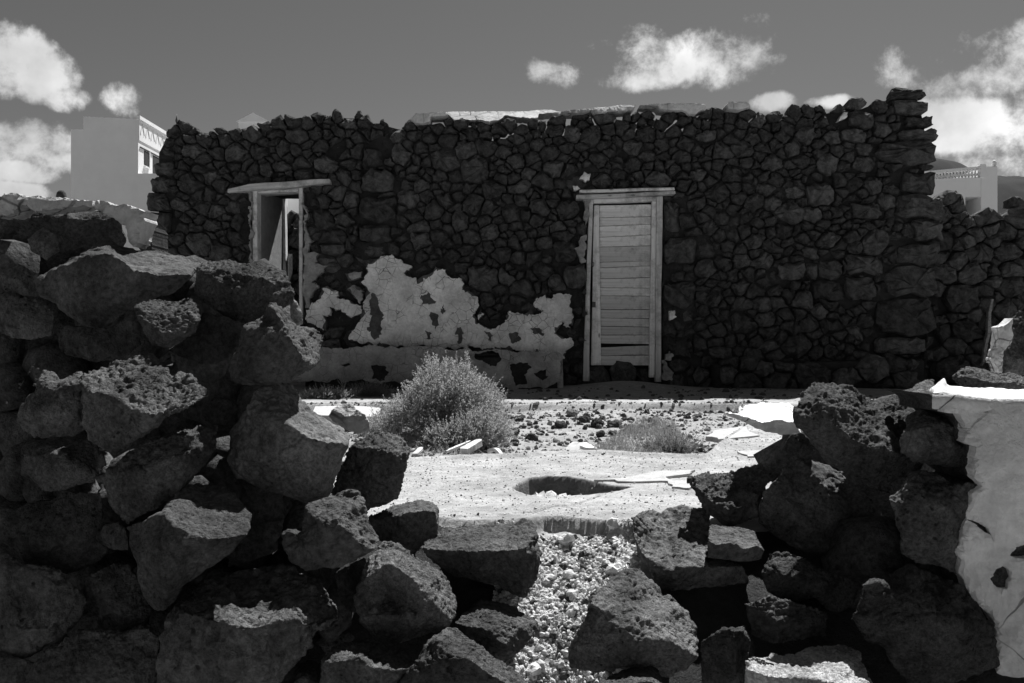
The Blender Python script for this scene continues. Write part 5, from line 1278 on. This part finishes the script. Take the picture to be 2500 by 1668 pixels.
# ---- pebbles and gravel
def pts_poly(poly, n, rng, zz=0.0):
    xs = [p[0] for p in poly]; ys = [p[1] for p in poly]; out = np.zeros((0,2))
    while len(out) < n:
        q = np.stack([rng.uniform(min(xs), max(xs), n), rng.uniform(min(ys), max(ys), n)], 1)
        out = np.vstack([out, q[in_poly(q[:,0], q[:,1], poly)]])
    return out[:n]
rng = np.random.default_rng(99)
def strew(name, poly, n, lo, hi, mat, label, seed, clump=0.0, sub=1, power=2.0):
    q = pts_poly(poly, n, rng)
    if clump:
        k = n2(q[:,0], q[:,1], clump, 3, .6, seed) > rng.uniform(-.5, .45, len(q)); q = q[k]
    s = lo+(hi-lo)*rng.random(len(q))**power
    z = gz(q[:,0], q[:,1])
    scatter(name, np.stack([q[:,0], q[:,1], z+s*.15], 1), s, mat, label, seed, sub)
pave_poly = [(-1.0,2.78),(.2,2.75),(1.25,2.8),(2.0,4.6),(2.0,6.9),(1.7,7.0),(.85,4.4),(-.9,4.3),(-1.4,3.6)]
ramp_poly = [(-.04,2.80),(.38,2.78),(.32,2.5),(.20,2.2),(.16,1.8),(-.06,1.8),(-.05,2.3)]
bas_poly = [(-1.9,4.9),(-.9,4.35),(.8,4.35),(1.1,5.2),(2.1,8.1),(-3,8.1)]
strew('dark_grit', pave_poly, 9000, .0008, .0045, 'pebble_dark', 'dark grit scattered over the pale paving', 61, 1.6, 0, 5)
strew('pale_grit', pave_poly, 5000, .0015, .006, 'pebble_pale', 'pale grit scattered over the paving', 62, 0, 0, 3)
strew('pale_gravel', ramp_poly, 13000, .0016, .009, 'pebble_pale', 'pale loose gravel spilling through the gap', 63, 0, 1, 2.6)
strew('pale_lumps', ramp_poly, 160, .008, .024, 'pebble_pale', 'pale lumps of broken lime in the gravel', 69, 0, 2, 2)
strew('dark_gravel', ramp_poly, 900, .003, .014, 'pebble_dark', 'dark loose gravel mixed into the pale gravel', 64, 0, 1, 3)
strew('rubble_gravel', bas_poly, 6500, .003, .020, 'pebble_mid', 'pale rubble chips covering the yard', 65, 0, 1, 4)
strew('rubble_cinders', bas_poly, 6000, .004, .03, 'pebble_dark', 'dark cinders covering the yard', 66, 1.5, 1, 4)
ash_poly = [(-3.5,8.15),(4.5,8.15),(4.6,10.0),(-3.6,10.0)]
strew('ash_cinders', ash_poly, 1200, .006, .035, 'pebble_dark', 'dark cinders along the shaded foot of the house', 67, 0, 1, 4)
hole_poly = [(np.mean([p[0] for p in HOLE])+(p[0]-np.mean([p[0] for p in HOLE]))*.8, np.mean([p[1] for p in HOLE])+(p[1]-np.mean([p[1] for p in HOLE]))*.8) for p in HOLE]
strew('hole_debris', hole_poly, 260, .006, .032, 'pebble_pale', 'small debris inside the round hole', 68, 0, 1, 2)

# ---- plants
def leaves(base, direc, n_leaf, length, leaf_len, leaf_w, rng, curl=.25):
    """base (n,3), direc (n,3): branchlets with small leaves -> verts, tris of leaves and of stems"""
    n = len(base); t = np.linspace(.12, 1, n_leaf)
    side = rng.normal(size=(n,3)); side -= (side*direc).sum(1,keepdims=True)*direc; side /= np.linalg.norm(side,axis=1,keepdims=True)+1e-9
    Ln = np.asarray(length).reshape(-1,1,1)
    pos = base[:,None,:] + direc[:,None,:]*t[None,:,None]*Ln + side[:,None,:]*(t**2)[None,:,None]*Ln*curl
    pos[:,:,2] += (t**2)[None,:]*Ln[:,:,0]*.15
    a = rng.normal(size=pos.shape); a /= np.linalg.norm(a,axis=2,keepdims=True); d = a*.75+direc[:,None,:]*.8; d /= np.linalg.norm(d,axis=2,keepdims=True)
    w = np.cross(d, rng.normal(size=pos.shape)); w /= np.linalg.norm(w,axis=2,keepdims=True)+1e-9
    ll = leaf_len*rng.uniform(.6,1.3,pos.shape[:2])[:,:,None]; ww_ = leaf_w*rng.uniform(.7,1.2,pos.shape[:2])[:,:,None]
    V = np.stack([pos, pos+d*ll*.5+w*ww_, pos+d*ll, pos+d*ll*.5-w*ww_], 2).reshape(-1,3)
    m_ = n*n_leaf; i = np.arange(m_)*4
    T = np.stack([i, i+1, i+2, i+3], 1)
    sw = side*.0012
    p0 = base; p1 = pos[:,-1,:]
    SV = np.stack([p0-sw, p0+sw, p1+sw*.5, p1-sw*.5], 1).reshape(-1,3); k = np.arange(n)*4
    return V, T, SV, np.stack([k,k+1,k+2,k+3],1)
def bush(name, label, lobes, n, root, leaf=(.012,.0032), nl=13, blen=(.05,.11), mat='leaf', seed=4, group=None):
    rng = np.random.default_rng(seed); B, D, L_ = [], [], []
    tot = sum(l[3][0]*l[3][2] for l in lobes)
    for cx, cy, cz, (rx, ry, rz) in lobes:
        k = int(n*rx*rz/tot); v = rng.normal(size=(k,3)); v /= np.linalg.norm(v,axis=1,keepdims=True); v[:,2] = np.where(v[:,2] < -.25, -v[:,2], v[:,2])
        rad = rng.uniform(.30,1,k)**.55 * (1+fbm(v*2.2, 2.2, 3, .6, seed)*.40)
        B.append(np.array([cx,cy,cz])+v*rad[:,None]*np.array([rx,ry,rz]))
        d = v+np.array([0,0,.35])+rng.normal(0,.5,(k,3)); D.append(d/np.linalg.norm(d,axis=1,keepdims=True)); L_.append(rng.uniform(*blen,k))
    B = np.vstack(B); D = np.vstack(D); L_ = np.concatenate(L_)
    V, T, SV, ST = leaves(B, D, nl, L_, leaf[0], leaf[1], rng)
    e = empty(name, root, label, 'plant', group)
    link('foliage', mesh_np('foliage', V, T), mt[mat], e, False)
    # woody stems from the root to the branchlets
    R_ = np.array(root); idx = rng.choice(len(B), min(len(B), 260), replace=False); S1, S2 = [], []
    for q, i in enumerate(idx):
        m_ = R_*.45+B[i]*.55+rng.normal(0,.015,3); pts = [R_+rng.normal(0,.01,3), m_, B[i]]; w = .0022
        for a, b in zip(pts[:-1], pts[1:]):
            o_ = len(S1)*1; s_ = np.array([w,w*.5,0]); f_ = np.array([0,w,w*.5])
            k = len(S1); S1 += [a-s_, a+s_, b+s_*.7, b-s_*.7, a-f_, a+f_, b+f_*.7, b-f_*.7]; S2 += [(k,k+1,k+2,k+3),(k+4,k+5,k+6,k+7)]
    link('stems', mesh_np('stems', np.vstack([SV, np.array(S1)]), np.vstack([ST, np.array(S2)+len(SV)])), mt['twig'], e, False)
    return e
bush('shrub', 'dense grey green spiky shrub in the middle of the yard', [(-.36,5.55,.10,(.23,.24,.29)),(-.24,5.5,.08,(.22,.22,.21)),(-.50,5.5,.04,(.21,.22,.19)),(-.64,5.55,-.01,(.19,.2,.10)),(-.76,5.6,-.03,(.13,.15,.06)),(-.18,5.24,-.05,(.15,.14,.17)),(-.30,5.2,-.06,(.17,.14,.13)),(-.10,5.3,-.02,(.10,.12,.12))], 6200, (-.35,5.45,-.06), (.011,.0032), 10, (.028,.062), 'leaf', 4)
def herb(label, px, py, w, h, n, seed, mat='moss'):
    g = gpt(px, py, -.04); z = ground_z(*g)
    return bush('low_herb', label, [(g[0], g[1], z+h*.15, (w, w*.5, h))], n, (g[0], g[1], z), (.010,.003), 8, (.03,.07), mat, seed, 'low herbs')
herb('low dark herb at the left foot of the shrub', 900, 980, .22, .08, 420, 11)
herb('sparse pale herb left of the shrub near the slab', 800, 985, .26, .06, 300, 12, 'leaf')
herb('small herb tuft right of the perched round stone', 925, 1012, .07, .06, 120, 13)
herb('low herb between the stones at the right of the rubble', 1640, 1085, .16, .05, 260, 14)
def twig(label, px, py, n, hgt, spread, seed, mat='straw', name='dry_twig_plant', w=.0022):
    g = gpt(px, py, -.02); z = ground_z(*g); rng = np.random.default_rng(seed); V, T = [], []
    def stick(a, b, r):
        for s_ in (np.array([r,0,0]), np.array([0,r,0])):
            k = len(V); V.extend([a-s_, a+s_, b+s_*.6, b-s_*.6]); T.append((k,k+1,k+2,k+3))
    for i in range(n):
        a = np.array([g[0]+rng.normal(0,.006), g[1]+rng.normal(0,.006), z]); d = np.array([rng.normal(0,spread), rng.normal(0,spread*.5), 1.0]); d /= np.linalg.norm(d)
        for s_ in range(3):
            b = a+d*hgt/3*rng.uniform(.7,1.2); stick(a, b, w); 
            if rng.random() < .6:
                e = d+rng.normal(0,.5,3); stick(b, b+e/np.linalg.norm(e)*hgt*.22, w*.6)
            a = b; d = d+rng.normal(0,.18,3); d /= np.linalg.norm(d)
    o = link(name, mesh_np(name, np.array(V), np.array(T)), mt[mat], None, False); tag(o, label, 'plant'); return o
twig('bare branching dry twig standing in front of the bench', 840, 962, 6, .24, .55, 5, w=.004)
twig('tiny dry twig lying in the round hole', 1340, 1205, 5, .05, .9, 6, w=.001)
def grass(label, poly, n, h, seed, mat='straw'):
    rng = np.random.default_rng(seed); q = pts_poly([gpt(*P2('N', x, y), -.05) for x, y in poly], n, rng)
    k = n2(q[:,0], q[:,1], 4, 3, .6, seed) > rng.uniform(-.6,.3,len(q)); q = q[k]; n = len(q)
    b = np.stack([q[:,0], q[:,1], gz(q[:,0], q[:,1])], 1); d = np.stack([rng.normal(0,.45,n), rng.normal(0,.4,n), np.ones(n)],1); d /= np.linalg.norm(d,axis=1,keepdims=True)
    L_ = h*rng.uniform(.4,1.2,n)[:,None]; w = np.cross(d, rng.normal(size=(n,3))); w /= np.linalg.norm(w,axis=1,keepdims=True); w *= .0014
    m_ = b+d*L_*.55; e = m_+(d+np.stack([rng.normal(0,.5,n),rng.normal(0,.5,n),-rng.random(n)*.5],1))*L_*.45
    V = np.stack([b-w,b+w,m_+w*.8,m_-w*.8,e],1).reshape(-1,3); i = np.arange(n)*5
    T = np.vstack([np.stack([i,i+1,i+2],1), np.stack([i,i+2,i+3],1), np.stack([i+3,i+2,i+4],1)])
    o = link('dry_grass', mesh_np('dry_grass', V, T), mt[mat], None, False); tag(o, label, None, None, 'stuff')
grass('dry grass growing in the right part of the yard rubble', [(1230,440),(1330,330),(1480,270),(1650,280),(1700,350),(1640,430),(1480,470),(1300,480)], 5200, .055, 8, 'twig')
grass('sparse dry straw around the foot of the shrub', [(100,250),(500,330),(680,420),(650,480),(300,460),(100,330)], 900, .06, 9)
